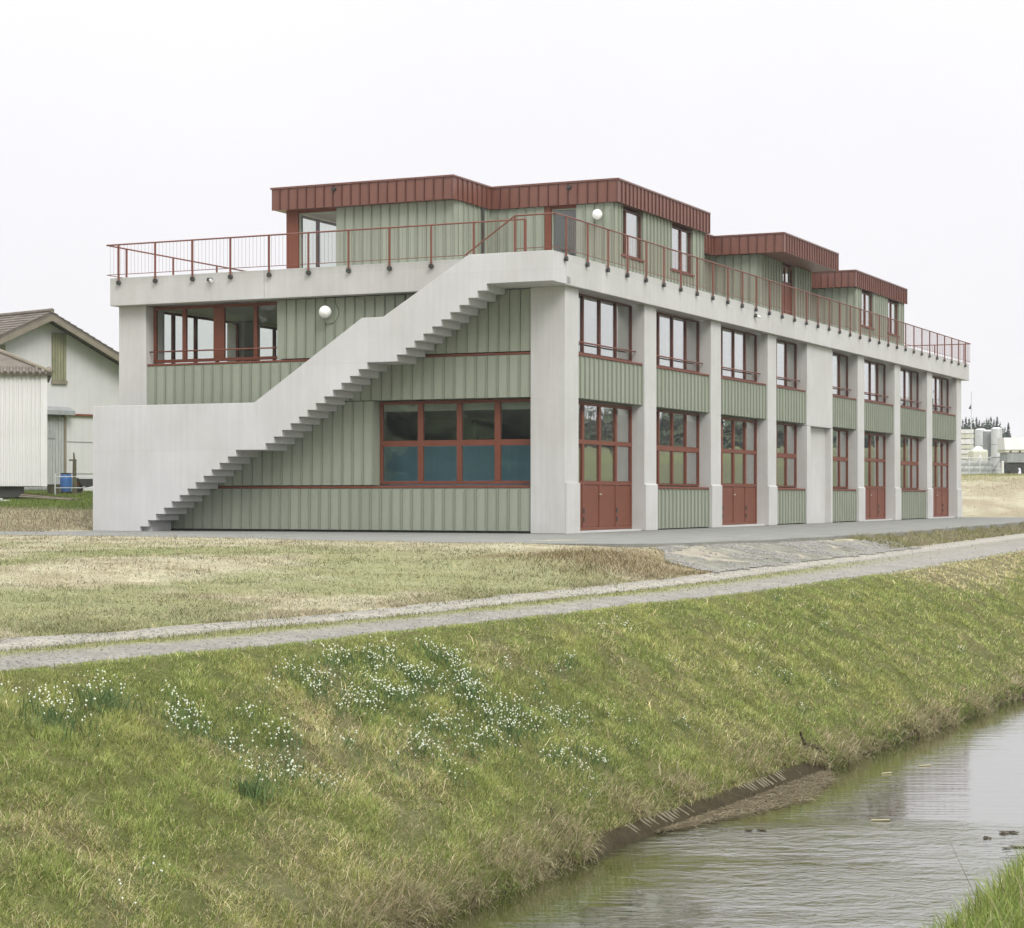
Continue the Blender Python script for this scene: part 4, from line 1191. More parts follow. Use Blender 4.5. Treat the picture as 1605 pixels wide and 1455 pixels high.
rank = {j: r_ for r_, j in enumerate(sorted(range(len(spots)), key=lambda q: spots[q][0]))}
for i, (p, topy, Y) in enumerate(spots):
    x = at(p, Y); g0 = gz(x, Y)
    H = 0.967 + (779 - topy) * Y / 3194.0 - g0
    o = empty('conifer_tree', (x, Y, g0), random.uniform(0, 6))
    o.scale = (H / 10 * 1.0, H / 10 * 1.0, H / 10)
    tag(o, ORD[rank[i]] + ' distant dark conifer counted from the end of the workshop', 'tree', 'distant conifers behind the builders yard')
    inst('trunk', tm, o); inst('crown', cmeshes[i % 4], o)
# bare trees
def bare_tree_mesh(seed, h):
    r = random.Random(seed); mb = MB()
    def grow(p, d, L, rad, lev):
        q = p + d * L
        mb.tube(p, q, rad, 5 if lev < 2 else 3, rad * 0.65, caps=False)
        if lev >= 5: return
        for k in range(3 if lev < 4 else 2):
            ax = Vector((r.uniform(-1, 1), r.uniform(-1, 1), r.uniform(-0.1, 0.6))).normalized()
            nd = (d * 0.9 + ax * 0.65).normalized()
            grow(p + d * L * r.uniform(0.6, 1.0), nd, L * r.uniform(0.62, 0.8), rad * 0.55, lev + 1)
    grow(Vector((0, 0, -0.2)), Vector((0, 0, 1)), h * 0.3, h * 0.018, 0)
    return mb
btm = bare_tree_mesh(5, 9.0).mesh('branches', M['bark'])
for i, (x, y, sc, lab) in enumerate([(at(1590, 260), 260, 0.85, 'pale bare tree left of its neighbour above the trailer'), (at(1602, 255), 255, 0.9, 'bare tree at the right picture edge above the trailer'), (66, 118, 1.25, 'bare tree out of frame mirrored in the third bay windows'), (60, 130, 1.1, 'slimmer bare tree out of frame mirrored in the windows')]):
    o = empty('bare_tree', (x, y, gz(x, y)), i * 1.3); o.scale = (sc,) * 3
    tag(o, lab, 'tree')
    inst('branches', btm, o)
# woods out of frame, seen only mirrored in the windows
def wood(name, pts, hs):
    vv = []; ff = []
    for (x, y), h in zip(pts, hs):
        a, f_ = conifer_data(h, int(x * 13 + y * 7) % 999, 13, 7)
        b_ = len(vv); z0 = gz(x, y)
        vv += [(p[0] * 2.1 + x, p[1] * 2.1 + y, p[2] + z0) for p in a]
        ff += [tuple(b_ + i for i in q) for q in f_]
    mb = MB(); mb.v, mb.f = vv, ff
    me = mb.mesh(name, M['woodland']); o = bpy.data.objects.new(name, me); o['kind'] = 'stuff'
    return link(o)
pts = [sn2xy(random.uniform(265, 330), random.uniform(2, 190)) for _ in range(420)] 
wood('wood', pts, [random.uniform(5.5, 9) for _ in pts])
pts = [(random.uniform(-120, -75), random.uniform(-80, 75)) for _ in range(300)]
wood('wood', pts, [random.uniform(15, 24) for _ in pts])

# ------------------------------------------------------------------ ground cover
def blades_obj(name, P, az, lean, L, Wd, colr, nseg=2, curl=0.6, twist=None):
    """grass blades as one mesh; lean = angle from upright at the base, growing along the blade"""
    k = len(P)
    tw = rng.uniform(0, np.pi, k) if twist is None else twist
    dirh = np.stack([np.cos(az), np.sin(az), np.zeros(k)], 1)
    side = np.stack([-np.sin(az), np.cos(az), np.zeros(k)], 1)
    up = np.array([0, 0, 1.0])
    pts = [P]
    ang = lean * 0.55
    cur = P.copy()
    for j in range(nseg):
        st = (np.sin(ang)[:, None] * dirh + np.cos(ang)[:, None] * up) * (L / nseg)[:, None]
        cur = cur + st; pts.append(cur)
        ang = ang + lean * curl
    wv = side * np.cos(tw)[:, None] + dirh * np.sin(tw)[:, None] * 0.7
    V = []
    for j in range(nseg):
        f = 1 - 0.35 * j / max(1, nseg)
        V.append(pts[j] - wv * (Wd * 0.5 * f)[:, None]); V.append(pts[j] + wv * (Wd * 0.5 * f)[:, None])
    V.append(pts[nseg])
    nv = 2 * nseg + 1
    V = np.stack(V, 1).reshape(-1, 3)
    tri = []
    for j in range(nseg - 1):
        tri += [(2 * j, 2 * j + 1, 2 * j + 3), (2 * j, 2 * j + 3, 2 * j + 2)]
    tri.append((2 * nseg - 2, 2 * nseg - 1, 2 * nseg))
    tri = np.array(tri)
    T = (np.arange(k)[:, None, None] * nv + tri[None]).reshape(-1, 3)
    me = bpy.data.meshes.new(name)
    me.vertices.add(len(V)); me.vertices.foreach_set('co', V.astype(np.float32).ravel())
    me.loops.add(T.size); me.loops.foreach_set('vertex_index', T.astype(np.int32).ravel())
    me.polygons.add(len(T)); me.polygons.foreach_set('loop_start', (np.arange(len(T)) * 3).astype(np.int32))
    ca = me.color_attributes.new('Col', 'FLOAT_COLOR', 'POINT')
    c = np.repeat(np.concatenate([colr, np.ones((k, 1))], 1), nv, 0)
    ca.data.foreach_set('color', c.astype(np.float32).ravel())
    me.update(calc_edges=True)
    me.materials.append(M['blade'])
    o = bpy.data.objects.new(name, me); o['kind'] = 'stuff'
    return link(o)

def infrustum(s, n, m=0.30):
    x, y = sn2xy(s, n)
    return (np.abs(x / np.maximum(y, 0.1)) < m) & (y > 4)
def keepd(s, n, d0):
    x, y = sn2xy(s, n); d = np.hypot(x, y)
    return rng.random(len(s)) < np.clip(d0 / d, 0, 1) ** 1.0
DOWN = math.atan2(-RV[0], RV[1])          # azimuth of +n (towards the water)
def pos(s, n, dz=-0.01):
    x, y = sn2xy(s, n); return np.stack([x, y, zt(s, n) + dz], 1)
def jit(c, a): return np.clip(c * (1 + a * (rng.random((len(c), 1)) - 0.5) * 2) * (1 + 0.12 * (rng.random((len(c), 3)) - 0.5)), 0, 1)

# bank
k = 900000
s = 8.0 * (62 / 8.0) ** rng.random(k); nl = n_low(s); nw = n_w(s)
n = nl - 0.12 + (nw + 0.08 - nl) * rng.random(k)
ok = infrustum(s, n, 0.285) & keepd(s, n, 15)
s, n = s[ok], n[ok]
d = dryness(s, n); t_ = (n - n_low(s)) / (n_w(s) - n_low(s))
dry = rng.random(len(s)) < np.clip(d * 0.72 + 0.12, 0, 1)
x, y = sn2xy(s, n); dist = np.hypot(x, y)
tuft = fbm(x * 5.0, y * 3.6, 3); hue = fbm(x * 1.5 + 9, y * 1.0, 3)
ok = rng.random(len(s)) > 0.5 * sstep(0.40, 0.28, tuft)
s, n, x, y, d, t_, dry, dist, tuft, hue = [q[ok] for q in (s, n, x, y, d, t_, dry, dist, tuft, hue)]
L = np.where(dry, rng.uniform(0.03, 0.085, len(s)) * np.where(rng.random(len(s)) < 0.07, 2.4, 1), rng.uniform(0.035, 0.085, len(s))) * (0.4 + 1.2 * tuft)
L = L * np.interp(t_, [0, 0.1, 0.25], [0.6, 0.75, 1.0])
lean = np.where(dry, rng.uniform(0.7, 1.8, len(s)), rng.uniform(0.25, 1.4, len(s)))
az = np.where(rng.random(len(s)) < 0.25, DOWN + rng.normal(0, 0.9, len(s)), rng.uniform(0, 2 * np.pi, len(s)) + 3 * fbm(x * 2.2, y * 2.2, 2))
Wd = np.maximum(0.0045, 0.00034 * dist) * rng.uniform(0.7, 1.4, len(s))
g = lerp3(np.array([[0.115, 0.155, 0.036]]), np.array([[0.295, 0.32, 0.115]]), rng.random(len(s)) ** 1.3)
dr_ = lerp3(np.array([[0.27, 0.225, 0.105]]), np.array([[0.50, 0.45, 0.28]]), rng.random(len(s)) ** 0.8)
g = lerp3(g, np.array([[0.32, 0.30, 0.115]]), sstep(0.45, 0.70, hue) * 0.3)
c = np.where(dry[:, None], dr_, g)
c = c * (0.80 + 1.15 * tuft)[:, None]
NB = len(s)
blades_obj('bank_grass', pos(s, n), az, lean, L, Wd, jit(c, 0.25), 2)
# long dead grass hanging over the water's edge
k = 110000
s = 8.5 * (60 / 8.5) ** rng.random(k)
f = 0.5 * fbm(s * 1.1, s * 0 + 2.2, 3) + 0.5 * fbm(s * 5.5, s * 0 + 7.7, 2)
n = n_w(s) + 0.13 - np.abs(rng.normal(0, 0.19, k))
ok = infrustum(s, n) & keepd(s, n, 14) & (rng.random(k) < np.clip((f - 0.42) * 7, 0.3, 1) * np.interp(s, [15.0, 16.3, 21, 21.8], [1, 0.6, 0.6, 1]))
n = n - np.interp(s, [15.0, 16.0, 21, 21.6], [0.0, 0.19, 0.19, 0.0])
s, n = s[ok], n[ok]; x, y = sn2xy(s, n); dist = np.hypot(x, y)
dr_ = lerp3(np.array([[0.20, 0.165, 0.08]]), np.array([[0.52, 0.46, 0.30]]), rng.random(len(s)))
gr = rng.random(len(s)) < np.interp(f[ok], [0.42, 0.56], [0.75, 0.15])
dr_[gr] = np.array([0.17, 0.21, 0.055])
blades_obj('edge_grass', pos(s, n), DOWN + rng.normal(0, 1.1, len(s)), rng.uniform(0.4, 2.0, len(s)), rng.uniform(0.06, 0.24, len(s)), np.maximum(0.005, 0.0004 * dist), jit(dr_, 0.25), 3, 0.42)
# field: short, dry, mown
k = 620000
s = 9.0 * (58 / 9.0) ** rng.random(k); n = n_up(s) - 0.02 - 34 * rng.random(k) ** 1.5
lx = s - OS; ly = -n - OL
fx = lx + 0.25 * np.sin(ly * 2.1) 
front = np.interp(ly, [-15, -6.2, -5.6, -4, -1.5, 1.5, 4, 6.5, 9.5, 13.5, 22], [8, -9.0, -9.9, -10.2, -10.1, -9.6, -8.6, -7.7, -7.4, -7.2, -12.5])
slope = (s > 34.5) & (n > n_up(s) - 2.2)
ok = infrustum(s, n) & keepd(s, n, 20) & (lx < front + np.where(ly > 3, 1.6, 0.1) * rng.random(k) ** 2.5) & ~((s > 33.6) & (s < 53) & (n > gn(s, 1.0) - 0.02)) & (n < n_up(s) - 0.02)
s, n = s[ok], n[ok]; x, y = sn2xy(s, n); dist = np.hypot(x, y)
c = fieldcol(s, n)
sw_ = rng.random(len(s))
c = np.where((sw_ < 0.30)[:, None], lerp3(c, np.array([[0.42, 0.36, 0.235]]), rng.random(len(s))), c)
c = np.where((sw_ > 0.86)[:, None], lerp3(c, np.array([[0.15, 0.17, 0.07]]), rng.random(len(s))), c)
tf = fbm(x * 2.2, y * 1.3, 3)
c = c * (0.66 + 0.95 * tf)[:, None]
c = lerp3(c, np.array([[0.17, 0.19, 0.075]]), sstep(0.52, 0.66, fbm(x * 0.9 + 3, y * 0.5, 4)) * 0.6 * (s - OS < -12) * rng.random(len(s)))
spot = sstep(0.58, 0.68, fbm(x * 1.1 + 7, y * 0.6, 4))
c = lerp3(c, np.array([[0.15, 0.125, 0.07]]), spot * rng.random(len(s)))
tuft = fbm(x * 1.6, y * 1.6, 3)
L = rng.uniform(0.025, 0.085, len(s)) * (0.3 + 1.4 * tuft)
hump = np.exp(-((s - 31.8) / 2.0) ** 2) * np.exp(-((n_up(s) - n - 1.6) / 1.3) ** 2)
L = L * (1 + 2.2 * hump)
hb = rng.random(len(s)) < hump * 1.1
c[hb] = lerp3(np.array([[0.13, 0.10, 0.05]]), np.array([[0.30, 0.25, 0.14]]), rng.random(hb.sum()))
blades_obj('field_grass', pos(s, n), rng.uniform(0, 2 * np.pi, len(s)), rng.uniform(0.6, 1.7, len(s)), L, np.maximum(0.006, 0.00042 * dist), jit(c, 0.28), 2)
NFD = len(s)
# verge strip on the right, between asphalt and track
k = 40000
s = rng.uniform(50, 96, k); n = n_up(s) - 2.0 * rng.random(k)
ok = infrustum(s, n) & (-n - OL < np.interp(s - OS, [0, 4.6, 25, 46], [-7.1, -7.35, -6.25, -5.05]) + 0.05 * rng.random(k))
s, n = s[ok], n[ok]; x, y = sn2xy(s, n); dist = np.hypot(x, y)
c = lerp3(OLIVE[None] * 1.1, STRAW[None], np.clip(fbm(x, y, 3) * 1.2 - 0.2 + 0.3 * rng.random(len(s)), 0, 1))
blades_obj('verge_grass', pos(s, n), rng.uniform(0, 2 * np.pi, len(s)), rng.uniform(0.4, 1.5, len(s)), rng.uniform(0.08, 0.22, len(s)), 0.0004 * dist, jit(c, 0.25), 2)
# grass in the middle and along the edges of the track
k = 60000
k = 110000
s = 9 * (60 / 9.0) ** rng.random(k); tr = rng.random(k)
n = n_low(s) + (n_up(s) - n_low(s)) * tr
x, y = sn2xy(s, n); f = fbm(x * 1.5, y * 1.5, 4)
pm = 1.4 * np.exp(-((tr - 0.58) / 0.12) ** 2) * np.interp(s, [8, 14, 28, 37, 46], [0.35, 0.75, 0.9, 0.35, 0.05]) + 1.2 * np.exp(-(tr / 0.10) ** 2) * sstep(0.4, 0.6, fbm(x * 2.5, y * 2.5, 3)) + 0.9 * np.exp(-((tr - 1) / 0.10) ** 2) * sstep(0.4, 0.6, fbm(x * 2.1, y * 2.1 + 5, 3))
ok = infrustum(s, n) & keepd(s, n, 18) & (rng.random(k) < pm * (0.25 + 1.3 * (f - 0.2)))
s, n = s[ok], n[ok]; x, y = sn2xy(s, n); dist = np.hypot(x, y)
c = lerp3(np.array([[0.15, 0.18, 0.06]]), STRAW[None] * 0.95, rng.random(len(s)) ** 1.3)
blades_obj('track_grass', pos(s, n), rng.uniform(0, 2 * np.pi, len(s)), rng.uniform(0.3, 1.4, len(s)), rng.uniform(0.02, 0.07, len(s)), np.maximum(0.005, 0.0004 * dist), jit(c, 0.25), 2)
# meadow behind the left end, spoil mound on the right
k = 60000
xx = rng.uniform(-24, -11.5, k); yy = rng.uniform(56.5, 82, k)
s = xx * RV[0] + yy * RV[1]; n = xx * RV[1] - yy * RV[0]
ok = infrustum(s, n, 0.27) & (-n - OL > 14.5)
s, n = s[ok], n[ok]; x, y = sn2xy(s, n); dist = np.hypot(x, y)
c = fieldcol(s, n)
blades_obj('meadow_grass', pos(s, n), rng.uniform(0, 2 * np.pi, len(s)), rng.uniform(0.4, 1.4, len(s)), rng.uniform(0.06, 0.17, len(s)), 0.0004 * dist, jit(c, 0.25), 2)
k = 50000
s = rng.uniform(OS + 48.5, OS + 98, k); n = -OL + rng.uniform(-22, 6, k)
ok = infrustum(s, n, 0.27) & (rng.random(k) < np.interp(s - OS, [48, 60, 75, 98], [0.08, 0.12, 0.9, 1]))
s, n = s[ok], n[ok]; x, y = sn2xy(s, n); dist = np.hypot(x, y)
c = lerp3(fieldcol(s, n) * 1.1, OLIVE[None] * 1.4, 0.6 * rng.random(len(s)))
blades_obj('mound_grass', pos(s, n), rng.uniform(0, 2 * np.pi, len(s)), rng.uniform(0.3, 1.4, len(s)), rng.uniform(0.04, 0.13, len(s)), 0.0003 * dist, jit(c * 1.15, 0.2), 2)
# near bank
k = 42000
s = rng.uniform(5.5, 15.5, k); n = rng.uniform(-2.75, -0.6, k)
ok = infrustum(s, n, 0.33)
s, n = s[ok], n[ok]
c = lerp3(np.array([[0.14, 0.20, 0.04]]), np.array([[0.28, 0.33, 0.10]]), rng.random(len(s)))
dr2 = rng.random(len(s)) < 0.10
c[dr2] = np.array([0.38, 0.34, 0.20])
blades_obj('near_bank_grass', pos(s, n, -0.02), rng.uniform(0, 2 * np.pi, len(s)), rng.uniform(0.15, 0.9, len(s)), rng.uniform(0.08, 0.24, len(s)), rng.uniform(0.004, 0.008, len(s)), jit(c, 0.25), 4, 0.30)

# ------------------------------------------------------------------ white spring flowers on the bank
m, t, b = newmat('white_petal'); b.inputs['Base Color'].default_value = (0.66, 0.70, 0.58, 1); b.inputs['Roughness'].default_value = 0.7
M['petal'] = m
LEAF = np.array([[0.105, 0.165, 0.065]])
def flowers(name, S, Nn, parent=None, hmin=0.06, hmax=0.15, origin=(0, 0, 0)):
    P = pos(S, Nn, 0.0) - np.array(origin)
    mb = MB()
    for p in P:
        h = random.uniform(hmin, hmax); a = random.uniform(0, 6.28); r_ = random.uniform(0.0048, 0.0092)
        cx_, cy_, cz = p[0] + 0.3 * h * math.cos(a), p[1] + 0.3 * h * math.sin(a), p[2] + h
        b_ = len(mb.v)
        mb.v += [(cx_, cy_, cz + r_ * 1.1), (cx_ + r_, cy_, cz), (cx_, cy_ + r_, cz), (cx_ - r_, cy_, cz), (cx_, cy_ - r_, cz), (cx_, cy_, cz - r_ * 1.3)]
        mb.f += [(b_, b_ + 1, b_ + 2), (b_, b_ + 2, b_ + 3), (b_, b_ + 3, b_ + 4), (b_, b_ + 4, b_ + 1), (b_ + 5, b_ + 2, b_ + 1), (b_ + 5, b_ + 3, b_ + 2), (b_ + 5, b_ + 4, b_ + 3), (b_ + 5, b_ + 1, b_ + 4)]
    me = mb.mesh(name, M['petal']); o = bpy.data.objects.new(name, me); o.parent = parent; o['kind'] = 'stuff'
    return link(o)
def leaves(name, S, Nn, parent=None, origin=(0, 0, 0), lmax=0.17):
    P = pos(S, Nn, -0.01) - np.array(origin)
    k = len(S)
    o = blades_obj(name, P, rng.uniform(0, 2 * np.pi, k), rng.uniform(0.3, 1.1, k), rng.uniform(0.09, lmax, k), np.full(k, 0.0085), jit(np.repeat(LEAF, k, 0), 0.25), 2)
    o.parent = parent
    return o
clusters = [(12.85, -8.85, .28, 45), (12.96, -8.66, .25, 32), (13.2, -8.75, .3, 40), (13.71, -8.63, .16, 22), (13.25, -8.0, .28, 60), (12.9, -8.1, .25, 35), (13.6, -8.15, .3, 45), (15.84, -9.1, .22, 75), (16.53, -8.96, .22, 80), (16.3, -8.8, .25, 70), (15.27, -8.65, .2, 60), (15.59, -8.51, .2, 70), (16.0, -8.6, .3, 60), (16.51, -8.55, .2, 70), (17.39, -8.6, .2, 50), (17.1, -8.5, .25, 40), (15.63, -8.03, .25, 60), (16.77, -8.16, .22, 95), (16.54, -7.83, .25, 90), (16.9, -7.9, .3, 60), (15.87, -7.72, .25, 60), (17.03, -7.7, .35, 70), (18.97, -8.22, .15, 22), (17.78, -7.64, .4, 75), (18.1, -7.75, .4, 45), (16.84, -7.18, .22, 40), (16.5, -7.3, .3, 35), (15.19, -7.69, .25, 50), (14.84, -7.81, .25, 45), (15.1, -8.3, .25, 50), (15.09, -8.92, .15, 45), (14.6, -8.7, .3, 30), (10.82, -7.52, .1, 9), (10.35, -7.25, .1, 5), (26.72, -8.64, .25, 14), (26.82, -7.9, .15, 14), (27.69, -7.83, .12, 10), (21.58, -8.02, .9, 40), (24, -7.6, 1.1, 40), (19.5, -7.0, .8, 30), (16.3, -8.2, 1.2, 110), (17.3, -7.9, 1.0, 70), (13.6, -8.4, 1.2, 40), (22.5, -7.1, 0.3, 20), (30, -7.8, 1.2, 25)]
fs, fn_ = [], []; ls, lnn = [], []
for (cs, cn, rad, cnt) in clusters:
    sub = [(cs + random.gauss(0, rad * 0.75), cn + random.gauss(0, rad * 0.6)) for _ in range(max(1, cnt // 9))]
    for _ in range(int(cnt * 0.85)):
        q = random.choice(sub)
        fs.append(q[0] + random.gauss(0, 0.055)); fn_.append(q[1] + random.gauss(0, 0.055))
    for _ in range(int(cnt * 2.6)):
        q = random.choice(sub)
        ls.append(q[0] + random.gauss(0, 0.08)); lnn.append(q[1] + random.gauss(0, 0.08))
fs, fn_, ls, lnn = map(np.array, (fs, fn_, ls, lnn))
okf = (fn_ > n_low(fs) + 0.25) & (fn_ < n_w(fs) - 0.3)
flowers('white_flowers', fs[okf], fn_[okf])
okf = (lnn > n_low(ls) + 0.25) & (lnn < n_w(ls) - 0.3)
leaves('flower_leaves', ls[okf], lnn[okf])
for cs, cn, rad, cnt, lab in [(11.82, -9.06, 0.17, 80, 'dense clump of white spring flowers at the left picture edge of the bank'), (12.5, -9.15, 0.14, 40, 'smaller clump of white flowers up the bank from the densest clump'), (12.44, -7.8, 0.07, 0, 'fresh green leaf tuft without flowers low on the straw-coloured bank')]:
    x, y = sn2xy(cs, cn); org = (x, y, gz(x, y))
    o = empty('flower_clump' if cnt else 'leaf_tuft', org)
    tag(o, lab, 'flowers' if cnt else 'plant')
    kk = 260 if cnt else 160
    S = cs + rng.normal(0, rad, kk); Nn = cn + rng.normal(0, rad * 0.8, kk)
    leaves('leaf', S, Nn, o, org, 0.24)
    if cnt: flowers('blossom', cs + rng.normal(0, rad, cnt), cn + rng.normal(0, rad * 0.8, cnt), o, 0.12, 0.25, org)

# ------------------------------------------------------------------ stones and gravel
def pebbles(name, S, Nn, r0, r1, mat, dz=0.0, zf=None):
    P = pos(S, Nn, dz); mb = MB()
    if zf is not None: P[:, 2] = zf(S, Nn)
    for p in P:
        r_ = random.uniform(r0, r1); a = random.uniform(0, 6.28); ca, sa = math.cos(a) * r_, math.sin(a) * r_
        b_ = len(mb.v); q = random.uniform(0.6, 1.0)
        mb.v += [(p[0], p[1], p[2] + r_ * 0.7 * q), (p[0] + ca, p[1] + sa, p[2]), (p[0] - sa * q, p[1] + ca * q, p[2] + r_ * .1), (p[0] - ca, p[1] - sa, p[2]), (p[0] + sa, p[1] - ca, p[2] + r_ * .1)]
        mb.f += [(b_, b_ + 1, b_ + 2), (b_, b_ + 2, b_ + 3), (b_, b_ + 3, b_ + 4), (b_, b_ + 4, b_ + 1)]
    me = mb.mesh(name, mat); o = bpy.data.objects.new(name, me); o['kind'] = 'stuff'
    return link(o)
M['stone'] = mottled('grey_gravel_stone', (0.08, 0.078, 0.07), (0.33, 0.325, 0.295), 28.0, 0.9, 0, 0.0, 20)
s = rng.uniform(33.6, 53.2, 15000); tt = rng.random(15000)
ok = fbm(s * 1.1 + 5, tt * 3, 4) > 0.47
s, tt = s[ok], tt[ok]
pebbles('gravel_stones', s, gn(s, tt * 1.03 - 0.05), 0.012, 0.055, M['stone'], 0.012, zgr)
s = 10 * 5.0 ** rng.random(5200); tt = np.where(rng.random(5200) < 0.5, rng.normal(0.22, 0.13, 5200), rng.normal(0.85, 0.1, 5200))
n = n_low(s) + (n_up(s) - n_low(s)) * np.clip(tt, 0.02, 0.98)
ok = infrustum(s, n)
pebbles('track_stones', s[ok], n[ok], 0.008, 0.022, M['stone'])

# ------------------------------------------------------------------ water's edge
# coir mat with its wire netting
edge_o = tag(empty('erosion_mat', (0, 0, 0)), 'brown erosion mat with wire netting along the foot of the far bank', 'erosion mat')
S = np.arange(14.6, 21.7, 0.2)
mb = MB()
for s_ in S:
    w0 = float(n_w(np.array([s_]))[0])
    for dn, z in ((-0.12, -1.93), (-0.10, -1.89), (-0.04, -1.915), (0.035, -1.985), (0.05, -2.04)):
        x, y = sn2xy(s_, w0 + dn + 0.02 * math.sin(s_ * 2.3)); mb.v.append((x, y, z + 0.012 * math.sin(s_ * 5.1 + dn * 9)))
for i in range(len(S) - 1):
    for j in range(4):
        a = i * 5 + j; mb.f.append((a, a + 5, a + 6, a + 1))
mb.build('mat', M['mat'], edge_o, smooth=True)
mb = MB()
for s_ in np.arange(14.7, 21.6, 0.08):
    w0 = float(n_w(np.array([s_]))[0]) + 0.02 * math.sin(s_ * 2.3)
    for (d0, z0, d1, z1, r_) in ((-0.05, -1.872, 0.04 + random.uniform(-0.03, 0.01), -1.948, 0.009), (-0.13, -1.855, -0.07, -1.870, 0.008)):
        if random.random() < 0.22: continue
        x0, y0 = sn2xy(s_, w0 + d0); x1, y1 = sn2xy(s_ + 0.05, w0 + d1)
        mb.tube((x0, y0, z0), (x1, y1, z1), r_, 3, caps=False)
wo_ = mb.build('wire', M['wire'], edge_o); wo_['kind'] = 'stuff'
lg = tag(empty('edging_poles', (0, 0, 0)), 'dark wet poles pegged along the water edge upstream of the erosion mat', 'edging')
S = [21.6, 23.4, 25.1, 27.0, 29.2, 31.5, 34.0, 37]
for a, b_ in zip(S[:-1], S[1:]):
    for dn, z, mm, r_ in ((0.05, -1.98, 'root', 0.022), (-0.03, -1.915, 'timber', 0.016), (-0.09, -1.88, 'root', 0.016)):
        q = []
        for s_ in (a - 0.1, b_):
            x, y = sn2xy(s_, float(n_w(np.array([s_]))[0]) + dn + random.uniform(-0.03, 0.03)); q.append((x, y, z + random.uniform(-0.02, 0.02)))
        MB().tube(q[0], q[1], r_, 6).build('pole', M[mm], lg)
    x, y = sn2xy(a, float(n_w(np.array([a]))[0]) + 0.03)
    MB().tube((x, y, -2.2), (x + 0.01, y, -1.88), 0.022, 6).build('peg', M['root'], lg)
# exposed roots in the washed-out hollow
rt = tag(empty('tree_root', (*sn2xy(21.7, -6.5), -1.86)), 'dark exposed root in the washed-out hollow of the far bank', 'root')
for k in range(6):
    p = Vector((0, 0, 0.1)); d_ = Vector((random.uniform(-1, 1), random.uniform(-0.9, 0.1), random.uniform(-0.3, 0.25))).normalized()
    mb = MB(); r_ = 0.026
    for j in range(4):
        q = p + d_ * 0.07; mb.tube(p, q, r_, 6, r_ * 0.8); p = q; r_ *= 0.8
        d_ = (d_ + Vector((random.uniform(-.5, .5), random.uniform(-.5, .2), random.uniform(-.7, .3)))).normalized()
    mb.build('root_limb', M['root'], rt)
st_ = tag(empty('stake', (*sn2xy(15.5, -6.78), -1.80)), 'dark rotten stake standing at the water edge below the flowers', 'stake')
MB().tube((0, 0, -0.2), (-0.02, 0.02, 0.15), 0.018, 7, 0.013).build('shaft', M['root'], st_)
MB().tube((-0.02, 0.02, 0.15), (-0.03, 0.03, 0.18), 0.014, 7, 0.005).build('tip', M['root'], st_)
# raft of straw caught on the bank
k = 5200
s = rng.uniform(16.9, 21.3, k); f = rng.random(k)
half = np.interp(s, [16.9, 17.8, 19.2, 20.6, 21.3], [0.08, 0.32, 0.62, 0.42, 0.08])
n = n_w(s) + 0.02 + half * f ** 1.2
x, y = sn2xy(s, n)
P = np.stack([x, y, np.full(k, WZ + 0.004) + 0.02 * rng.random(k)], 1)
c = lerp3(np.array([[0.13, 0.105, 0.06]]), np.array([[0.36, 0.31, 0.20]]), rng.random(k) ** 1.4)
blades_obj('straw_litter', P, rng.uniform(0, 2 * np.pi, k), np.full(k, 2.84) + rng.normal(0, 0.12, k), rng.uniform(0.06, 0.22, k), rng.uniform(0.006, 0.011, k), jit(c, 0.2), 2, 0.0, np.zeros(k))
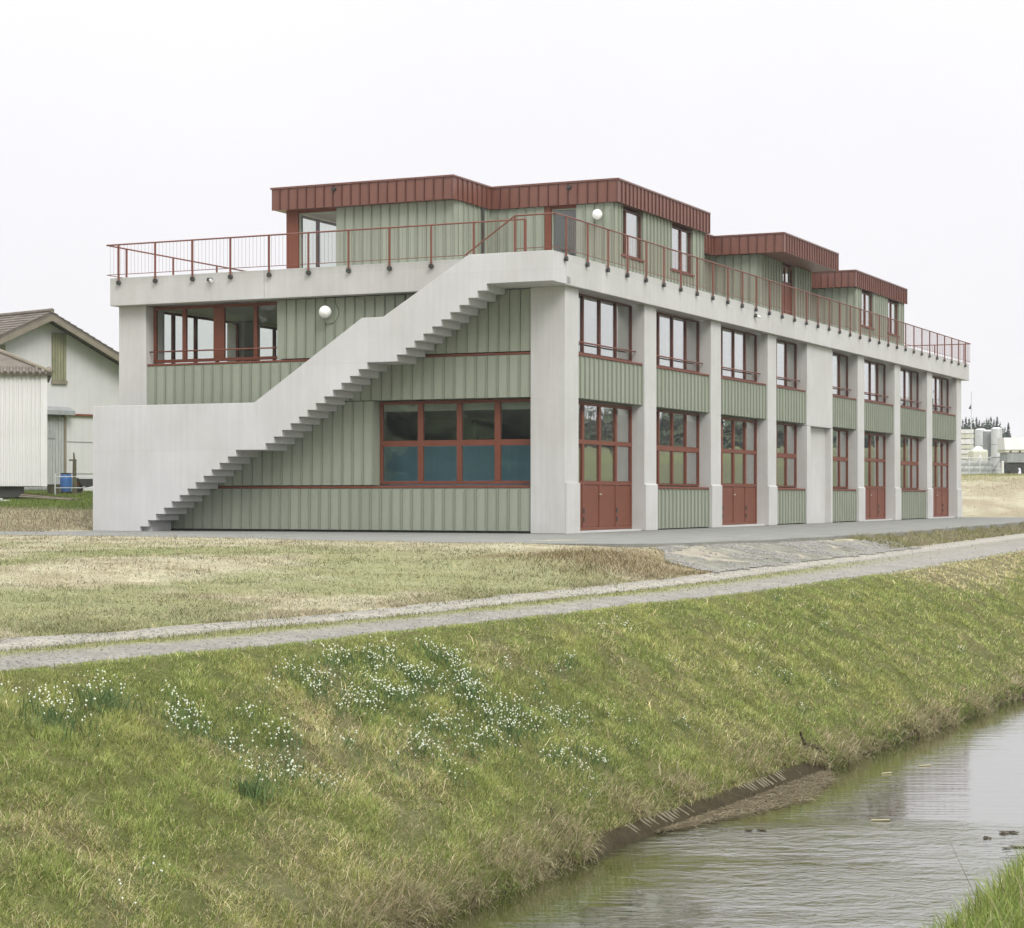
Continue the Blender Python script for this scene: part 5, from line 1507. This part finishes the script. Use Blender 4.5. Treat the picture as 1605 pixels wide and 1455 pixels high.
# a few floating bits
def ons(px_, py_, z):
    Y = (z - 0.967) / (-(py_ - 779) / 3194.0); return at(px_, Y), Y
for px_, py_, L_, mm, lab, nm, rz in [(1185, 1302, 0.17, 'root', 'dark clod of leaves drifting in front of the straw raft', 'drift_clump', 0.1), (1583, 1306, 0.2, 'root', 'dark twig floating near the right picture edge', 'floating_twig', 0.2), (1588, 1329, 0.22, 'post', 'green weed floating just above the near grass tip', 'floating_weed', 0.0), (1380, 1287, 0.17, 'pale_straw', 'pale reed stem floating below the pillar reflections', 'reed_stem', -0.1), (1450, 1201, 0.14, 'pale_straw', 'small pale reed piece on the calm water', 'reed_stem', 0.15), (1390, 1213, 0.12, 'pale_straw', 'short pale reed piece nearer the bank', 'reed_stem', 0.3), (1545, 1314, 0.07, 'root', 'tiny dark leaf floating left of the twig', 'floating_leaf', 0.1)]:
    x, y = ons(px_, py_, WZ)
    o = tag(empty(nm, (x, y, WZ + 0.006), rz), lab, 'debris')
    if mm == 'pale_straw':
        MB().tube((-L_ / 2, 0, 0), (L_ / 2, 0.01, 0.004), 0.007, 6).build('stem', M[mm], o)
    else:
        for j in range(5):
            a = random.uniform(-0.5, 0.5)
            MB().sphere((random.uniform(-L_, L_) * 0.45, random.uniform(-0.05, 0.05), 0.002), L_ * 0.2, 0.022, 0.006, 8, 5).build('leaf', M[mm], o, rz=0)
# dry stalks
def stalk(p0, p1, r_, lab, twigs=4):
    o = tag(empty('dry_stalk', p0), lab, 'stalk')
    d_ = Vector(p1) - Vector(p0)
    MB().tube((0, 0, -0.05), d_, r_, 5, r_ * 0.5).build('stem', M['timber'], o)
    for k in range(twigs):
        t = random.uniform(0.5, 0.95); a = random.uniform(0, 6.28)
        q = d_ * t
        MB().tube(q, q + Vector((math.cos(a) * 0.05, math.sin(a) * 0.05, 0.06)), r_ * 0.6, 4, r_ * 0.3).build('twig', M['timber'], o)
x, y = sn2xy(26.27, -17.79)
stalk((x, y, gz(x, y)), (x - 0.08, y, gz(x, y) + 0.40), 0.006, 'thin dry stalk standing alone in the mown field', 5)
x, y = at(1528, 9.6), 9.6
stalk((x, y, -0.86), (x - 0.115, y, -0.66), 0.0016, 'thin bare stem leaning out over the water from the near grass', 0)

# ------------------------------------------------------------------ thin haze over the whole site
hz = MB().box(-860, -860, -4.0, 860, 860, 29.0).build('haze', None)
hz['kind'] = 'stuff'
m = bpy.data.materials.new('haze_air'); m.use_nodes = True
t = m.node_tree; t.nodes.remove(t.nodes['Principled BSDF'])
pv = N(t, 'ShaderNodeVolumePrincipled')
pv.inputs['Color'].default_value = (0.93, 0.95, 0.97, 1)
pv.inputs['Density'].default_value = 0.00036
pv.inputs['Anisotropy'].default_value = 0.2
t.links.new(pv.outputs[0], t.nodes['Material Output'].inputs['Volume'])
hz.data.materials.append(m)

print('tris', sum(len(o.data.loops) - 2 * len(o.data.polygons) for o in COL.objects if o.type == 'MESH'), 'bank', NB, 'field', NFD)
